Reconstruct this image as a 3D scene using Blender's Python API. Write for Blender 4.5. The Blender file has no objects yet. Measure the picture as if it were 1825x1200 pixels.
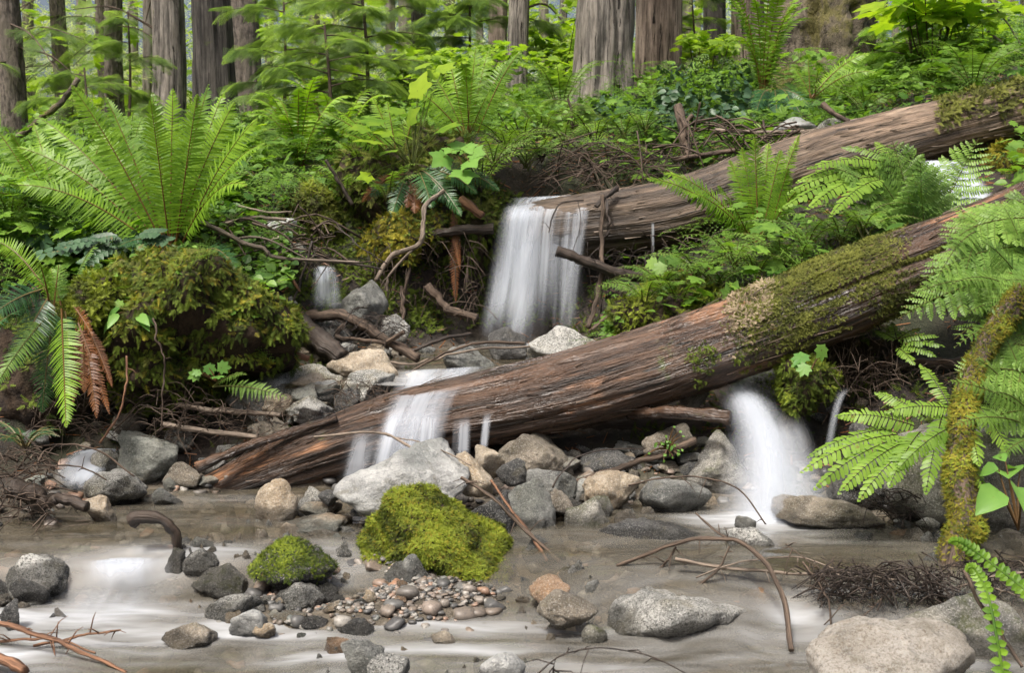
import bpy, bmesh, math, random
import numpy as np
random.seed(7); R = np.random.RandomState(11)
PI = math.pi
sc = bpy.context.scene
COL = sc.collection

# ------------------------------------------------------------------ camera, world, sun, exposure
CAM = np.array([0.0, 0.0, 1.0]); PITCH = math.radians(5.0); LENS = 38.0
FPX = 1825 * LENS / 36.0
cd = bpy.data.cameras.new('camera'); cam = bpy.data.objects.new('camera', cd); COL.objects.link(cam)
cam.location = CAM; cam.rotation_euler = (PI / 2 - PITCH, 0, 0)
cd.lens = LENS; cd.sensor_width = 36; cd.clip_start = 0.05; cd.clip_end = 400
cd.dof.use_dof = True; cd.dof.focus_distance = 4.4; cd.dof.aperture_fstop = 7.0
sc.camera = cam
w = bpy.data.worlds.new('World'); sc.world = w; w.use_nodes = True
nt = w.node_tree; bg = nt.nodes['Background']; sky = nt.nodes.new('ShaderNodeTexSky')
SUN_EL, SUN_ROT = math.radians(62), math.radians(215)
sky.sky_type = 'NISHITA'; sky.sun_disc = False; sky.sun_elevation = SUN_EL; sky.sun_rotation = SUN_ROT
sky.air_density = 1.0; sky.dust_density = 10.0; sky.ozone_density = 0.2
nt.links.new(sky.outputs[0], bg.inputs[0]); bg.inputs[1].default_value = 0.072
sd = bpy.data.lights.new('sun', 'SUN'); sun = bpy.data.objects.new('sun', sd); COL.objects.link(sun)
sd.energy = 2.0; sd.angle = math.radians(12); sd.color = (1.0, 0.97, 0.93)
sun.rotation_euler = (PI / 2 - SUN_EL, 0, PI - SUN_ROT)
sc.view_settings.view_transform = 'Standard'; sc.view_settings.look = 'None'
sc.view_settings.exposure = 1.38; sc.view_settings.gamma = 1.0
cy = sc.cycles
cy.max_bounces = 7; cy.diffuse_bounces = 4; cy.glossy_bounces = 2; cy.transmission_bounces = 4
cy.transparent_max_bounces = 24; cy.caustics_reflective = False; cy.caustics_refractive = False
cy.use_denoising = True; cy.use_adaptive_sampling = True; cy.adaptive_threshold = 0.02

# ------------------------------------------------------------------ numbers
HZ = 600 - FPX * math.tan(PITCH)                       # image row of the horizon
def at(px, py, Y):
    a = (px - 912.5) / FPX; b = (600 - py) / FPX
    d = np.array([a, math.cos(PITCH) + b * math.sin(PITCH), -math.sin(PITCH) + b * math.cos(PITCH)])
    return CAM + d * (Y / d[1])
def pxm(Y): return Y / FPX                              # metres per image pixel at distance Y
def Ylev(py, z): 
    b = (600 - py) / FPX
    return (CAM[2] - z) * (math.cos(PITCH) + b * math.sin(PITCH)) / (math.sin(PITCH) - b * math.cos(PITCH))
def nrm(v): return v / (np.linalg.norm(v, axis=-1, keepdims=True) + 1e-9)
_perm = np.random.RandomState(3).permutation(256); _perm = np.concatenate([_perm, _perm, _perm])
_grad = nrm(np.random.RandomState(4).normal(size=(256, 3)))
def perlin(P):
    P = np.asarray(P, float); I = np.floor(P).astype(int); f = P - I; I &= 255
    u = f * f * f * (f * (f * 6 - 15) + 10); r = 0
    for dx in (0, 1):
        for dy in (0, 1):
            for dz in (0, 1):
                h = _perm[_perm[_perm[(I[:, 0] + dx) & 255] + ((I[:, 1] + dy) & 255)] + ((I[:, 2] + dz) & 255)]
                g = (_grad[h] * (f - np.array([dx, dy, dz]))).sum(1)
                wt = (u[:, 0] if dx else 1 - u[:, 0]) * (u[:, 1] if dy else 1 - u[:, 1]) * (u[:, 2] if dz else 1 - u[:, 2])
                r = r + wt * g
    return r * 1.5
def fbm(P, o=4, lac=2.1, g=0.5):
    P = np.asarray(P, float); r = 0; a = 1.0
    for i in range(o):
        r = r + a * perlin(P + i * 17.3); P = P * lac; a *= g
    return r
def sstep(a, b, x):
    t = np.clip((x - a) / (b - a), 0, 1); return t * t * (3 - 2 * t)
def spline(pts, n):
    p = np.asarray(pts, float)
    if len(p) == 2: return p[0] + (p[1] - p[0]) * np.linspace(0, 1, n)[:, None]
    q = np.vstack([2 * p[0] - p[1], p, 2 * p[-1] - p[-2]]); m = len(p) - 1
    t = np.linspace(0, m - 1e-6, n); i = t.astype(int); f = (t - i)[:, None]
    a, b, c, d = q[i], q[i + 1], q[i + 2], q[i + 3]
    return 0.5 * (2 * b + (c - a) * f + (2 * a - 5 * b + 4 * c - d) * f ** 2 + (3 * b - a - 3 * c + d) * f ** 3)

# ------------------------------------------------------------------ objects
class Acc:
    def __init__(s): s.V, s.F3, s.F4, s.v, s.tc, s.n = [], [], [], [], [], 0
    def add(s, V, F, v=0.5, tc=None):
        V = np.asarray(V, float).reshape(-1, 3); F = np.asarray(F, int); k = len(V)
        (s.F4 if F.shape[1] == 4 else s.F3).append(F + s.n); s.V.append(V); s.n += k
        s.v.append(np.broadcast_to(np.asarray(v, float), (k,)) if np.ndim(v) < 1 or len(np.atleast_1d(v)) == 1 else np.asarray(v, float))
        s.tc.append(np.zeros((k, 3)) if tc is None else tc)
        return s
def tag(o, label=None, cat=None, group=None, kind=None):
    if label: o['label'] = label
    if cat: o['category'] = cat
    if group: o['group'] = group
    if kind: o['kind'] = kind
    return o
def build(name, acc, mat, parent=None, loc=None, smooth=False):
    V = np.vstack(acc.V).astype(np.float32); base = np.zeros(3)
    if parent is not None: base = np.array(parent.location) if parent.parent is None else np.array(parent.location) + np.array(parent.parent.location)
    off = base if loc is None else np.asarray(loc, float)
    if loc is None and parent is None: off = V.mean(0).astype(float); off[2] = V[:, 2].min()
    me = bpy.data.meshes.new(name); V = (V - off).astype(np.float32)
    me.vertices.add(len(V)); me.vertices.foreach_set('co', V.ravel())
    L = []; st = []; n0 = 0
    for FF, k in ((acc.F4, 4), (acc.F3, 3)):
        if FF:
            f = np.vstack(FF); L.append(f.ravel()); st.append(n0 + np.arange(len(f)) * k); n0 += f.size
    L = np.concatenate(L).astype(np.int32); st = np.concatenate(st).astype(np.int32)
    me.loops.add(len(L)); me.loops.foreach_set('vertex_index', L)
    me.polygons.add(len(st)); me.polygons.foreach_set('loop_start', st)
    me.polygons.foreach_set('use_smooth', np.full(len(st), smooth))
    a = me.attributes.new('v', 'FLOAT', 'POINT'); a.data.foreach_set('value', np.concatenate(acc.v).astype(np.float32))
    a = me.attributes.new('tc', 'FLOAT_VECTOR', 'POINT'); a.data.foreach_set('vector', np.vstack(acc.tc).astype(np.float32).ravel())
    me.update(calc_edges=True); me.materials.append(mat)
    o = bpy.data.objects.new(name, me); COL.objects.link(o)
    if parent is not None: o.parent = parent; o.location = off - base
    else: o.location = off
    return o
def thing(name, label, cat, loc, group=None):
    o = bpy.data.objects.new(name, None); COL.objects.link(o); o.location = loc; o.empty_display_size = 0.1
    return tag(o, label, cat, group)
def copy_tree(o, parent=None):
    c = o.copy(); COL.objects.link(c)
    if parent is not None: c.parent = parent; c.matrix_parent_inverse = o.matrix_parent_inverse
    for ch in [x for x in list(COL.objects) if x.parent == o]: copy_tree(ch, c)
    return c
def tube(P, rad, seg=8, disp=None, close=True):
    P = np.asarray(P, float); n = len(P); rad = np.broadcast_to(np.asarray(rad, float), (n,))
    T = nrm(np.gradient(P, axis=0)); ref = np.array([0, 0, 1.0]) if abs(T[0, 2]) < 0.9 else np.array([1.0, 0, 0])
    U = np.zeros((n, 3)); u = nrm(np.cross(T[0], ref))
    for i in range(n):
        u = nrm(u - T[i] * (u @ T[i])); U[i] = u
    W = np.cross(T, U); s = np.concatenate([[0], np.cumsum(np.linalg.norm(np.diff(P, axis=0), axis=1))])
    a = np.arange(seg) * 2 * PI / seg; ca, sa = np.cos(a), np.sin(a); rm = rad.max()
    tc = np.stack([np.broadcast_to(ca * rm, (n, seg)), np.broadcast_to(sa * rm, (n, seg)), np.broadcast_to(s[:, None], (n, seg))], -1)
    r = np.broadcast_to(rad[:, None], (n, seg)).copy()
    if disp is not None: r = r * (1 + disp(tc.reshape(-1, 3)).reshape(n, seg))
    V = P[:, None] + (U[:, None] * ca[None, :, None] + W[:, None] * sa[None, :, None]) * r[..., None]
    i = np.arange(n - 1)[:, None] * seg; j = np.arange(seg)[None]; j2 = (j + 1) % seg
    F = np.stack([i + j, i + j2, i + seg + j2, i + seg + j], -1).reshape(-1, 4)
    V = V.reshape(-1, 3); tc = tc.reshape(-1, 3)
    if close:
        k = len(V); V = np.vstack([V, P[0], P[-1]]); tc = np.vstack([tc, [0, 0, s[0]], [0, 0, s[-1]]])
        jj = np.arange(seg); j2 = (jj + 1) % seg
        C0 = np.stack([np.full(seg, k), j2, jj, np.full(seg, k)], -1); C1 = np.stack([np.full(seg, k + 1), (n - 1) * seg + jj, (n - 1) * seg + j2, np.full(seg, k + 1)], -1)
        return V, F, tc, np.vstack([C0[:, :3], C1[:, :3]])
    return V, F, tc, None
def add_tube(acc, P, rad, seg=8, disp=None, v=0.5):
    V, F, tc, C = tube(P, rad, seg, disp)
    n0 = acc.n; acc.add(V, F, v, tc)
    if C is not None: acc.F3.append(C + n0)
def inst(acc, tmpl, pos, B, scale, v):
    TV, TF = tmpl; k, m = len(pos), len(TV); scale = np.broadcast_to(np.asarray(scale, float), (k,))
    V = np.einsum('mj,kji->kmi', TV, B) * scale[:, None, None] + pos[:, None]
    F = (TF[None] + (np.arange(k) * m)[:, None, None]).reshape(-1, TF.shape[1])
    acc.add(V.reshape(-1, 3), F, np.repeat(np.broadcast_to(np.asarray(v, float), (k,)), m))
def basis(fwd, up):                                     # rows: x = fwd, y = side, z = normal
    x = nrm(fwd); y = nrm(np.cross(up, x)); return np.stack([x, y, np.cross(x, y)], 1)
def rdir(k, rs=R): return nrm(rs.normal(size=(k, 3)))
def surf_sample(o, k, mask=None, rs=R):
    me = o.data; n = len(me.vertices); co = np.empty(n * 3, np.float32); me.vertices.foreach_get('co', co); co = co.reshape(-1, 3)
    me.calc_loop_triangles(); t = np.empty(len(me.loop_triangles) * 3, np.int32); me.loop_triangles.foreach_get('vertices', t); t = t.reshape(-1, 3)
    loc = np.array(o.location) + (np.array(o.parent.location) if o.parent else 0)
    A, B, C = co[t[:, 0]], co[t[:, 1]], co[t[:, 2]]; nn = np.cross(B - A, C - A); ar = np.linalg.norm(nn, axis=1); nn = nrm(nn)
    if mask is not None: ar = ar * mask((A + B + C) / 3 + loc, nn)
    if ar.sum() <= 0: return np.zeros((0, 3)), np.zeros((0, 3))
    i = rs.choice(len(t), k, p=ar / ar.sum()); a, b = rs.rand(k, 1), rs.rand(k, 1); fl = a + b > 1; a = np.where(fl, 1 - a, a); b = np.where(fl, 1 - b, b)
    return A[i] + a * (B[i] - A[i]) + b * (C[i] - A[i]) + loc, nn[i]

# ------------------------------------------------------------------ materials
def newmat(name):
    m = bpy.data.materials.new(name); m.use_nodes = True; t = m.node_tree; t.nodes.clear()
    out = t.nodes.new('ShaderNodeOutputMaterial'); return m, t, out
def nd(t, ty, ins=None, **kw):
    n = t.nodes.new('ShaderNode' + ty)
    for k, v in kw.items(): setattr(n, k, v)
    for k, v in (ins or {}).items():
        if isinstance(v, bpy.types.NodeSocket): t.links.new(v, n.inputs[k])
        elif isinstance(v, tuple) and len(v) == 3 and n.inputs[k].type == 'RGBA': n.inputs[k].default_value = (*v, 1)
        else: n.inputs[k].default_value = v
    return n
def mixc(t, f, a, b): 
    n = t.nodes.new('ShaderNodeMix'); n.data_type = 'RGBA'
    for i, v in ((0, f), (6, a), (7, b)):
        if isinstance(v, bpy.types.NodeSocket): t.links.new(v, n.inputs[i])
        else: n.inputs[i].default_value = (*v, 1) if isinstance(v, tuple) else v
    return n.outputs[2]
def rng(t, val, a, b, c=0.0, d=1.0): return nd(t, 'MapRange', {0: val, 1: a, 2: b, 3: c, 4: d}, interpolation_type='SMOOTHSTEP').outputs[0]
def math_(t, op, a, b=0.0): return nd(t, 'Math', {0: a, 1: b}, operation=op).outputs[0]
def noise_(t, vec, scale, detail=4.0, rough=0.55): return nd(t, 'TexNoise', {'Vector': vec, 'Scale': scale, 'Detail': detail, 'Roughness': rough}).outputs[0]
def scaled(t, vec, s): return nd(t, 'Mapping', {'Vector': vec, 'Scale': s}).outputs[0]
def attr(t, n): return nd(t, 'Attribute', attribute_name=n)
def bump(t, h, st, dist): return nd(t, 'Bump', {'Height': h, 'Strength': st, 'Distance': dist}).outputs[0]
def objco(t): return nd(t, 'TexCoord').outputs['Object']
def worldco(t): return nd(t, 'NewGeometry').outputs['Position']

def leafmat(name, dark, light, stem=(0.12, 0.07, 0.03), rough=0.42, trans=0.4, tint=(1.25, 1.3, 0.5)):
    m, t, out = newmat(name); v = attr(t, 'v').outputs['Fac']
    nz = noise_(t, worldco(t), 9.0, 3.0)
    f = math_(t, 'ADD', v, rng(t, nz, 0.3, 0.7, -0.25, 0.25))
    c = mixc(t, nd(t, 'Clamp', {0: f}).outputs[0], dark, light)
    sp_ = noise_(t, worldco(t), 38.0, 3.0); c = mixc(t, rng(t, sp_, 0.66, 0.72, 0, 0.7), c, (0.16, 0.10, 0.03))
    c = mixc(t, math_(t, 'GREATER_THAN', v, 1.5), c, stem)
    p = nd(t, 'BsdfPrincipled', {'Base Color': c, 'Roughness': rough, 'Specular IOR Level': 0.28})
    tc = nd(t, 'MixRGB', {0: 1.0, 1: c, 2: tint}, blend_type='MULTIPLY').outputs[0]
    tr = nd(t, 'BsdfTranslucent', {'Color': tc})
    s = nd(t, 'MixShader', {0: trans, 1: p.outputs[0], 2: tr.outputs[0]})
    t.links.new(s.outputs[0], out.inputs[0]); return m
def barkmat(name, c1, c2, c3, k=22.0, stretch=0.12, moss=0.0, mossc=(0.07, 0.09, 0.02), rough=0.85, worn=None, bs=0.6, wet=0.0, crack=0, wetend=0):
    m, t, out = newmat(name); tc = attr(t, 'tc').outputs['Vector']
    g = noise_(t, scaled(t, tc, (k, k, k * stretch)), 1.0, 6.0, 0.65)
    big = noise_(t, scaled(t, tc, (5, 5, 1.5)), 1.0, 3.0)
    fine = noise_(t, scaled(t, tc, (k * 4, k * 4, k * stretch * 6)), 1.0, 3.0)
    c = mixc(t, rng(t, g, 0.35, 0.62), c1, c2)
    c = mixc(t, rng(t, big, 0.45, 0.72), c, c3)
    c = mixc(t, rng(t, fine, 0.5, 0.75, 0, 0.5), c, c1)
    if worn is not None:
        wz = noise_(t, scaled(t, tc, (4, 4, 1.1)), 1.3, 4.0, 0.7)
        c = mixc(t, rng(t, wz, 0.56, 0.66, 0, 0.85), c, worn)
    if crack:
        wv = nd(t, 'VectorMath', {0: tc, 1: nd(t, 'VectorMath', {0: nd(t, 'TexNoise', {'Vector': tc, 'Scale': 5.0, 'Detail': 3.0}).outputs[1], 1: (.05, .05, .3)}, operation='MULTIPLY').outputs[0]}, operation='ADD').outputs[0]
        ck = noise_(t, scaled(t, wv, (42, 42, 1.1)), 1.0, 3.0, 0.5); cl_ = rng(t, ck, 0.40, 0.33); c = mixc(t, cl_, c, (0.008, 0.006, 0.004))
        pt = noise_(t, scaled(t, tc, (9, 9, 2.6)), 1.0, 5.0, 0.7); c = nd(t, 'HueSaturation', {'Value': rng(t, pt, 0.3, 0.7, 0.5, 1.45), 'Color': c}).outputs[0]
    if moss > 0:
        mz = noise_(t, worldco(t), 4.0, 5.0, 0.65); c = mixc(t, rng(t, mz, 0.72 - moss * 0.4, 0.80 - moss * 0.3), c, mossc)
    if wetend:
        sp_ = nd(t, 'SeparateXYZ', {0: tc}).outputs[2]; c = mixc(t, rng(t, math_(t, 'ADD', sp_, math_(t, 'MULTIPLY', big, 1.2)), wetend + 1.1, wetend * .25, 0, .72), c, (0.022, 0.016, 0.011))
    p = nd(t, 'BsdfPrincipled', {'Base Color': c, 'Roughness': rough, 'Specular IOR Level': 0.3 + wet * 0.3})
    if wet > 0:
        wn = noise_(t, worldco(t), 3.5, 3.0); t.links.new(rng(t, wn, 0.4, 0.6, rough - wet * 0.45, rough), p.inputs['Roughness'])
    h = math_(t, 'ADD', g, math_(t, 'MULTIPLY', fine, 0.35))
    t.links.new(bump(t, h, bs, 0.03), p.inputs['Normal']); t.links.new(p.outputs[0], out.inputs[0]); return m
def rockmat(name, c1, c2, c3, speck=(0.05, 0.05, 0.05), sp=0.5, scale=9.0, rough=0.75, moss=0.0, wet=0.0, band=0.0):
    m, t, out = newmat(name); co = objco(t)
    rnd = nd(t, 'ObjectInfo').outputs['Random']
    co = nd(t, 'VectorMath', {0: co, 1: nd(t, 'CombineXYZ', {0: math_(t, 'MULTIPLY', rnd, 37.0), 1: math_(t, 'MULTIPLY', rnd, 91.0), 2: 0.0}).outputs[0]}, operation='ADD').outputs[0]
    a = noise_(t, co, scale, 6.0, 0.6); b = noise_(t, co, scale * 0.45, 3.0); f = noise_(t, co, scale * 17, 5.0, 0.8); f2 = noise_(t, co, scale * 26, 2.0)
    bandv = noise_(t, nd(t, 'Mapping', {'Vector': co, 'Rotation': (0.3, 0.5, 0.2), 'Scale': (1, 1, 7)}).outputs[0], scale, 4.0)
    c = mixc(t, rng(t, a, 0.35, 0.65), c1, c2); c = mixc(t, rng(t, b, 0.48, 0.68), c, c3)
    if band: c = mixc(t, rng(t, bandv, 0.5, 0.62, 0, band), c, speck)
    lk = noise_(t, co, scale * 1.3, 5.0, 0.7); c = mixc(t, rng(t, f, 0.49, 0.60, 0, sp * 1.05), c, speck); c = mixc(t, rng(t, lk, 0.55, 0.66, 0, 0.4), c, (0.13, 0.115, 0.065))
    cr = noise_(t, co, scale * 2.4, 6.0, 0.75); c = mixc(t, rng(t, cr, 0.54, 0.64, 0, 0.6), c, tuple(x_ * .45 for x_ in c1)); c = mixc(t, rng(t, cr, 0.44, 0.36, 0, 0.45), c, tuple(min(.7, x_ * 1.35) for x_ in c2))
    c = mixc(t, rng(t, f2, 0.54, 0.64, 0, sp * 0.8), c, (0.5, 0.49, 0.46))
    c = nd(t, 'HueSaturation', {'Value': nd(t, 'MapRange', {0: rnd, 3: 0.75, 4: 1.35}).outputs[0], 'Color': c}).outputs[0]
    geo = nd(t, 'NewGeometry'); nz = nd(t, 'SeparateXYZ', {0: geo.outputs['Normal']}).outputs[2]
    if moss > 0:
        mz = noise_(t, geo.outputs['Position'], 7.0, 5.0, 0.7); mf = math_(t, 'ADD', mz, math_(t, 'MULTIPLY', nz, 0.15))
        mm = math_(t, 'MULTIPLY', rng(t, mf, 0.80 - moss * 0.32, 0.95 - moss * 0.3), rng(t, f, 0.35, 0.6, 0.25, 0.95)); c = mixc(t, mm, c, (0.055, 0.065, 0.014))
    sx = nd(t, 'SeparateXYZ', {0: geo.outputs['Position']}); wl = rng(t, sx.outputs[1], 3.0, 3.4, -0.1, 0.0); wn = noise_(t, geo.outputs['Position'], 9.0, 3.0)
    hgt = math_(t, 'ADD', math_(t, 'SUBTRACT', sx.outputs[2], wl), math_(t, 'MULTIPLY', math_(t, 'SUBTRACT', wn, 0.5), 0.10)); wf = rng(t, hgt, 0.055, 0.02, 0.0, 1.0)
    c = mixc(t, math_(t, 'MULTIPLY', wf, 0.66), c, (0.012, 0.011, 0.008))
    rr = rng(t, noise_(t, geo.outputs['Position'], 5.0, 4.0), 0.4, 0.6, rough - wet * 0.5, rough)
    p = nd(t, 'BsdfPrincipled', {'Base Color': c, 'Roughness': nd(t, 'Mix', {0: wf, 2: rr, 3: 0.25}).outputs[0], 'Specular IOR Level': 0.35 + 0.3 * wet})
    h = math_(t, 'ADD', math_(t, 'ADD', math_(t, 'MULTIPLY', a, 1.0), math_(t, 'MULTIPLY', cr, 0.9)), math_(t, 'MULTIPLY', f, 0.3))
    t.links.new(bump(t, h, 0.9, 0.035), p.inputs['Normal']); t.links.new(p.outputs[0], out.inputs[0]); return m

M = {}
M['sword'] = leafmat('sword_fern_leaf', (0.05, 0.13, 0.012), (0.215, 0.37, 0.028), stem=(0.16, 0.09, 0.03))
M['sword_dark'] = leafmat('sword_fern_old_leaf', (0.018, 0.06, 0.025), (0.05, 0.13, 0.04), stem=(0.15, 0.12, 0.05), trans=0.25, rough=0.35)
M['lady'] = leafmat('lady_fern_leaf', (0.075, 0.16, 0.03), (0.20, 0.33, 0.06), stem=(0.10, 0.11, 0.03))
M['maiden'] = leafmat('maidenhair_leaf', (0.09, 0.18, 0.022), (0.21, 0.34, 0.045), stem=(0.03, 0.018, 0.012))
M['dead'] = leafmat('dead_fern_leaf', (0.06, 0.024, 0.012), (0.22, 0.09, 0.032), stem=(0.14, 0.07, 0.03), trans=0.2, tint=(1.2, 0.9, 0.5))
M['broad'] = leafmat('broad_leaf', (0.12, 0.24, 0.02), (0.31, 0.44, 0.03), stem=(0.13, 0.16, 0.05), trans=0.5)
M['vine'] = leafmat('vine_maple_leaf', (0.10, 0.20, 0.018), (0.29, 0.43, 0.045), stem=(0.08, 0.06, 0.03), trans=0.5)
M['salal'] = leafmat('salal_leaf', (0.02, 0.05, 0.024), (0.06, 0.115, 0.055), rough=0.42, trans=0.15)
M['lily'] = leafmat('lily_leaf', (0.075, 0.19, 0.035), (0.16, 0.31, 0.06), trans=0.35)
M['needle'] = leafmat('hemlock_needle', (0.085, 0.15, 0.055), (0.25, 0.36, 0.13), stem=(0.06, 0.045, 0.03), trans=0.55, rough=0.5)
M['needle_hazed'] = leafmat('hazed_needle', (0.28, 0.36, 0.19), (0.54, 0.61, 0.37), stem=(0.10, 0.08, 0.06), trans=0.5, rough=0.6)  # pale veil of distance put into the leaf colour, no haze volume
M['tips'] = leafmat('new_needle', (0.07, 0.16, 0.03), (0.24, 0.40, 0.06), stem=(0.09, 0.06, 0.03), trans=0.4)
M['cover'] = leafmat('cover_leaf', (0.05, 0.12, 0.02), (0.175, 0.31, 0.045), trans=0.4)
M['moss_bright'] = leafmat('bright_moss', (0.05, 0.07, 0.010), (0.25, 0.305, 0.03), trans=0.3, rough=0.7)
M['moss_olive'] = leafmat('olive_moss', (0.04, 0.05, 0.010), (0.17, 0.185, 0.035), trans=0.2, rough=0.8)
M['moss_dark'] = leafmat('dark_moss', (0.03, 0.05, 0.006), (0.135, 0.19, 0.022), trans=0.25, rough=0.8)
M['moss_gold'] = leafmat('golden_moss', (0.12, 0.11, 0.012), (0.30, 0.27, 0.03), trans=0.3, rough=0.8)
M['lichen'] = leafmat('pale_moss', (0.16, 0.12, 0.08), (0.36, 0.29, 0.20), trans=0.1, rough=0.9)
M['cedar'] = barkmat('cedar_bark', (0.065, 0.06, 0.053), (0.27, 0.245, 0.215), (0.18, 0.16, 0.135), 36, 0.05, moss=0.25, bs=1.0, crack=1)
M['cedar_dark'] = barkmat('dark_cedar_bark', (0.02, 0.018, 0.016), (0.085, 0.077, 0.068), (0.06, 0.053, 0.045), 36, 0.05, moss=0.25, bs=1.0, crack=1)
M['cedar_red'] = barkmat('red_cedar_bark', (0.10, 0.075, 0.06), (0.30, 0.24, 0.20), (0.22, 0.17, 0.14), 34, 0.05, bs=1.0, crack=1)
M['hemlock'] = barkmat('hemlock_bark', (0.05, 0.042, 0.036), (0.19, 0.16, 0.135), (0.13, 0.115, 0.09), 30, 0.4, moss=0.2, bs=0.9)
M['spruce'] = barkmat('spruce_bark', (0.035, 0.028, 0.02), (0.15, 0.125, 0.095), (0.10, 0.085, 0.055), 20, 0.5, moss=0.6, mossc=(0.10, 0.09, 0.03), bs=1.0)
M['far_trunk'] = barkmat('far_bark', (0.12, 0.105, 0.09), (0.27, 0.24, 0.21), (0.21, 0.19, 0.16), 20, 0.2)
M['log_wet'] = barkmat('wet_log_wood', (0.014, 0.008, 0.005), (0.092, 0.053, 0.032), (0.05, 0.027, 0.016), 26, 0.07, moss=0.14, rough=0.5, worn=(0.30, 0.15, 0.075), bs=1.0, wet=0.6, crack=1)
M['log_bare'] = barkmat('bare_log_wood', (0.035, 0.025, 0.018), (0.19, 0.135, 0.092), (0.11, 0.076, 0.05), 20, 0.05, rough=0.65, moss=0.1, worn=(0.32, 0.24, 0.17), bs=1.0, wet=0.4, crack=1, wetend=1.9)
M['wood_dark'] = barkmat('dark_rotten_wood', (0.010, 0.007, 0.005), (0.045, 0.03, 0.02), (0.03, 0.02, 0.013), 30, 0.1, moss=0.1, rough=0.6, wet=0.5)
M['stick'] = barkmat('dead_stick_bark', (0.026, 0.019, 0.014), (0.125, 0.09, 0.066), (0.085, 0.06, 0.044), 70, 0.1, rough=0.75, bs=0.5)
M['stick_pale'] = barkmat('weathered_stick', (0.075, 0.06, 0.046), (0.26, 0.21, 0.165), (0.19, 0.15, 0.115), 60, 0.1, rough=0.8, bs=0.5)
M['stick_red'] = barkmat('red_stick_bark', (0.06, 0.03, 0.018), (0.24, 0.125, 0.07), (0.14, 0.08, 0.045), 60, 0.1, rough=0.65, bs=0.5)
M['stick_black'] = barkmat('black_twig_bark', (0.012, 0.009, 0.008), (0.06, 0.045, 0.035), (0.035, 0.026, 0.02), 70, 0.1, rough=0.5, bs=0.5)
M['white'] = rockmat('pale_granite', (0.30, 0.31, 0.30), (0.46, 0.465, 0.45), (0.22, 0.235, 0.225), (0.14, 0.14, 0.14), 0.35, 7, band=0.35)
M['granite'] = rockmat('speckled_granite', (0.15, 0.155, 0.145), (0.38, 0.38, 0.355), (0.19, 0.175, 0.12), (0.035, 0.035, 0.03), 1.0, 9)
M['tan'] = rockmat('tan_granite', (0.24, 0.195, 0.135), (0.42, 0.365, 0.285), (0.30, 0.235, 0.155), (0.12, 0.09, 0.06), 0.5, 8)
M['cream'] = rockmat('cream_granite', (0.34, 0.31, 0.26), (0.48, 0.45, 0.40), (0.27, 0.175, 0.095), (0.13, 0.09, 0.05), 0.6, 8)
M['grey'] = rockmat('grey_schist', (0.11, 0.118, 0.11), (0.27, 0.275, 0.255), (0.17, 0.18, 0.155), (0.035, 0.035, 0.035), 0.5, 9, rough=0.65, moss=0.25, wet=0.5, band=0.3)
M['grey_moss'] = rockmat('mossy_grey_stone', (0.11, 0.11, 0.10), (0.24, 0.23, 0.20), (0.16, 0.155, 0.12), (0.045, 0.045, 0.04), 0.55, 8, moss=0.65)
M['dark'] = rockmat('dark_wet_stone', (0.025, 0.026, 0.027), (0.085, 0.085, 0.08), (0.05, 0.052, 0.05), (0.012, 0.012, 0.012), 0.5, 10, rough=0.5, moss=0.2, wet=0.7)
M['green'] = rockmat('green_grey_stone', (0.14, 0.155, 0.135), (0.26, 0.27, 0.235), (0.24, 0.18, 0.115), (0.06, 0.065, 0.06), 0.4, 7, rough=0.65, wet=0.3)
M['orange'] = rockmat('rusty_stone', (0.19, 0.115, 0.06), (0.33, 0.22, 0.13), (0.25, 0.165, 0.10), (0.08, 0.045, 0.03), 0.5, 9, rough=0.55, wet=0.4)
M['brown'] = rockmat('brown_wet_stone', (0.11, 0.095, 0.07), (0.26, 0.225, 0.175), (0.16, 0.14, 0.10), (0.04, 0.03, 0.022), 0.5, 9, rough=0.6, moss=0.15, wet=0.5)

def gravelmat():
    m, t, out = newmat('gravel_stones'); v = attr(t, 'v').outputs['Fac']
    r = nd(t, 'ValToRGB', {0: v}); e = r.color_ramp.elements
    cols = [(0, (0.045, 0.045, 0.045)), (0.25, (0.10, 0.10, 0.095)), (0.45, (0.15, 0.115, 0.085)), (0.6, (0.19, 0.175, 0.155)), (0.72, (0.24, 0.13, 0.075)), (0.78, (0.29, 0.27, 0.24)), (1, (0.10, 0.11, 0.10))]
    e[0].position, e[0].color = cols[0][0], (*cols[0][1], 1); e[1].position, e[1].color = 1, (*cols[-1][1], 1)
    for p_, c_ in cols[1:-1]: x = e.new(p_); x.color = (*c_, 1)
    f = noise_(t, worldco(t), 130.0, 3.0); c = mixc(t, rng(t, f, 0.45, 0.65, 0, 0.5), r.outputs[0], (0.06, 0.055, 0.05))
    p = nd(t, 'BsdfPrincipled', {'Base Color': c, 'Roughness': 0.5}); t.links.new(p.outputs[0], out.inputs[0]); return m
M['gravel'] = gravelmat()
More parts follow.
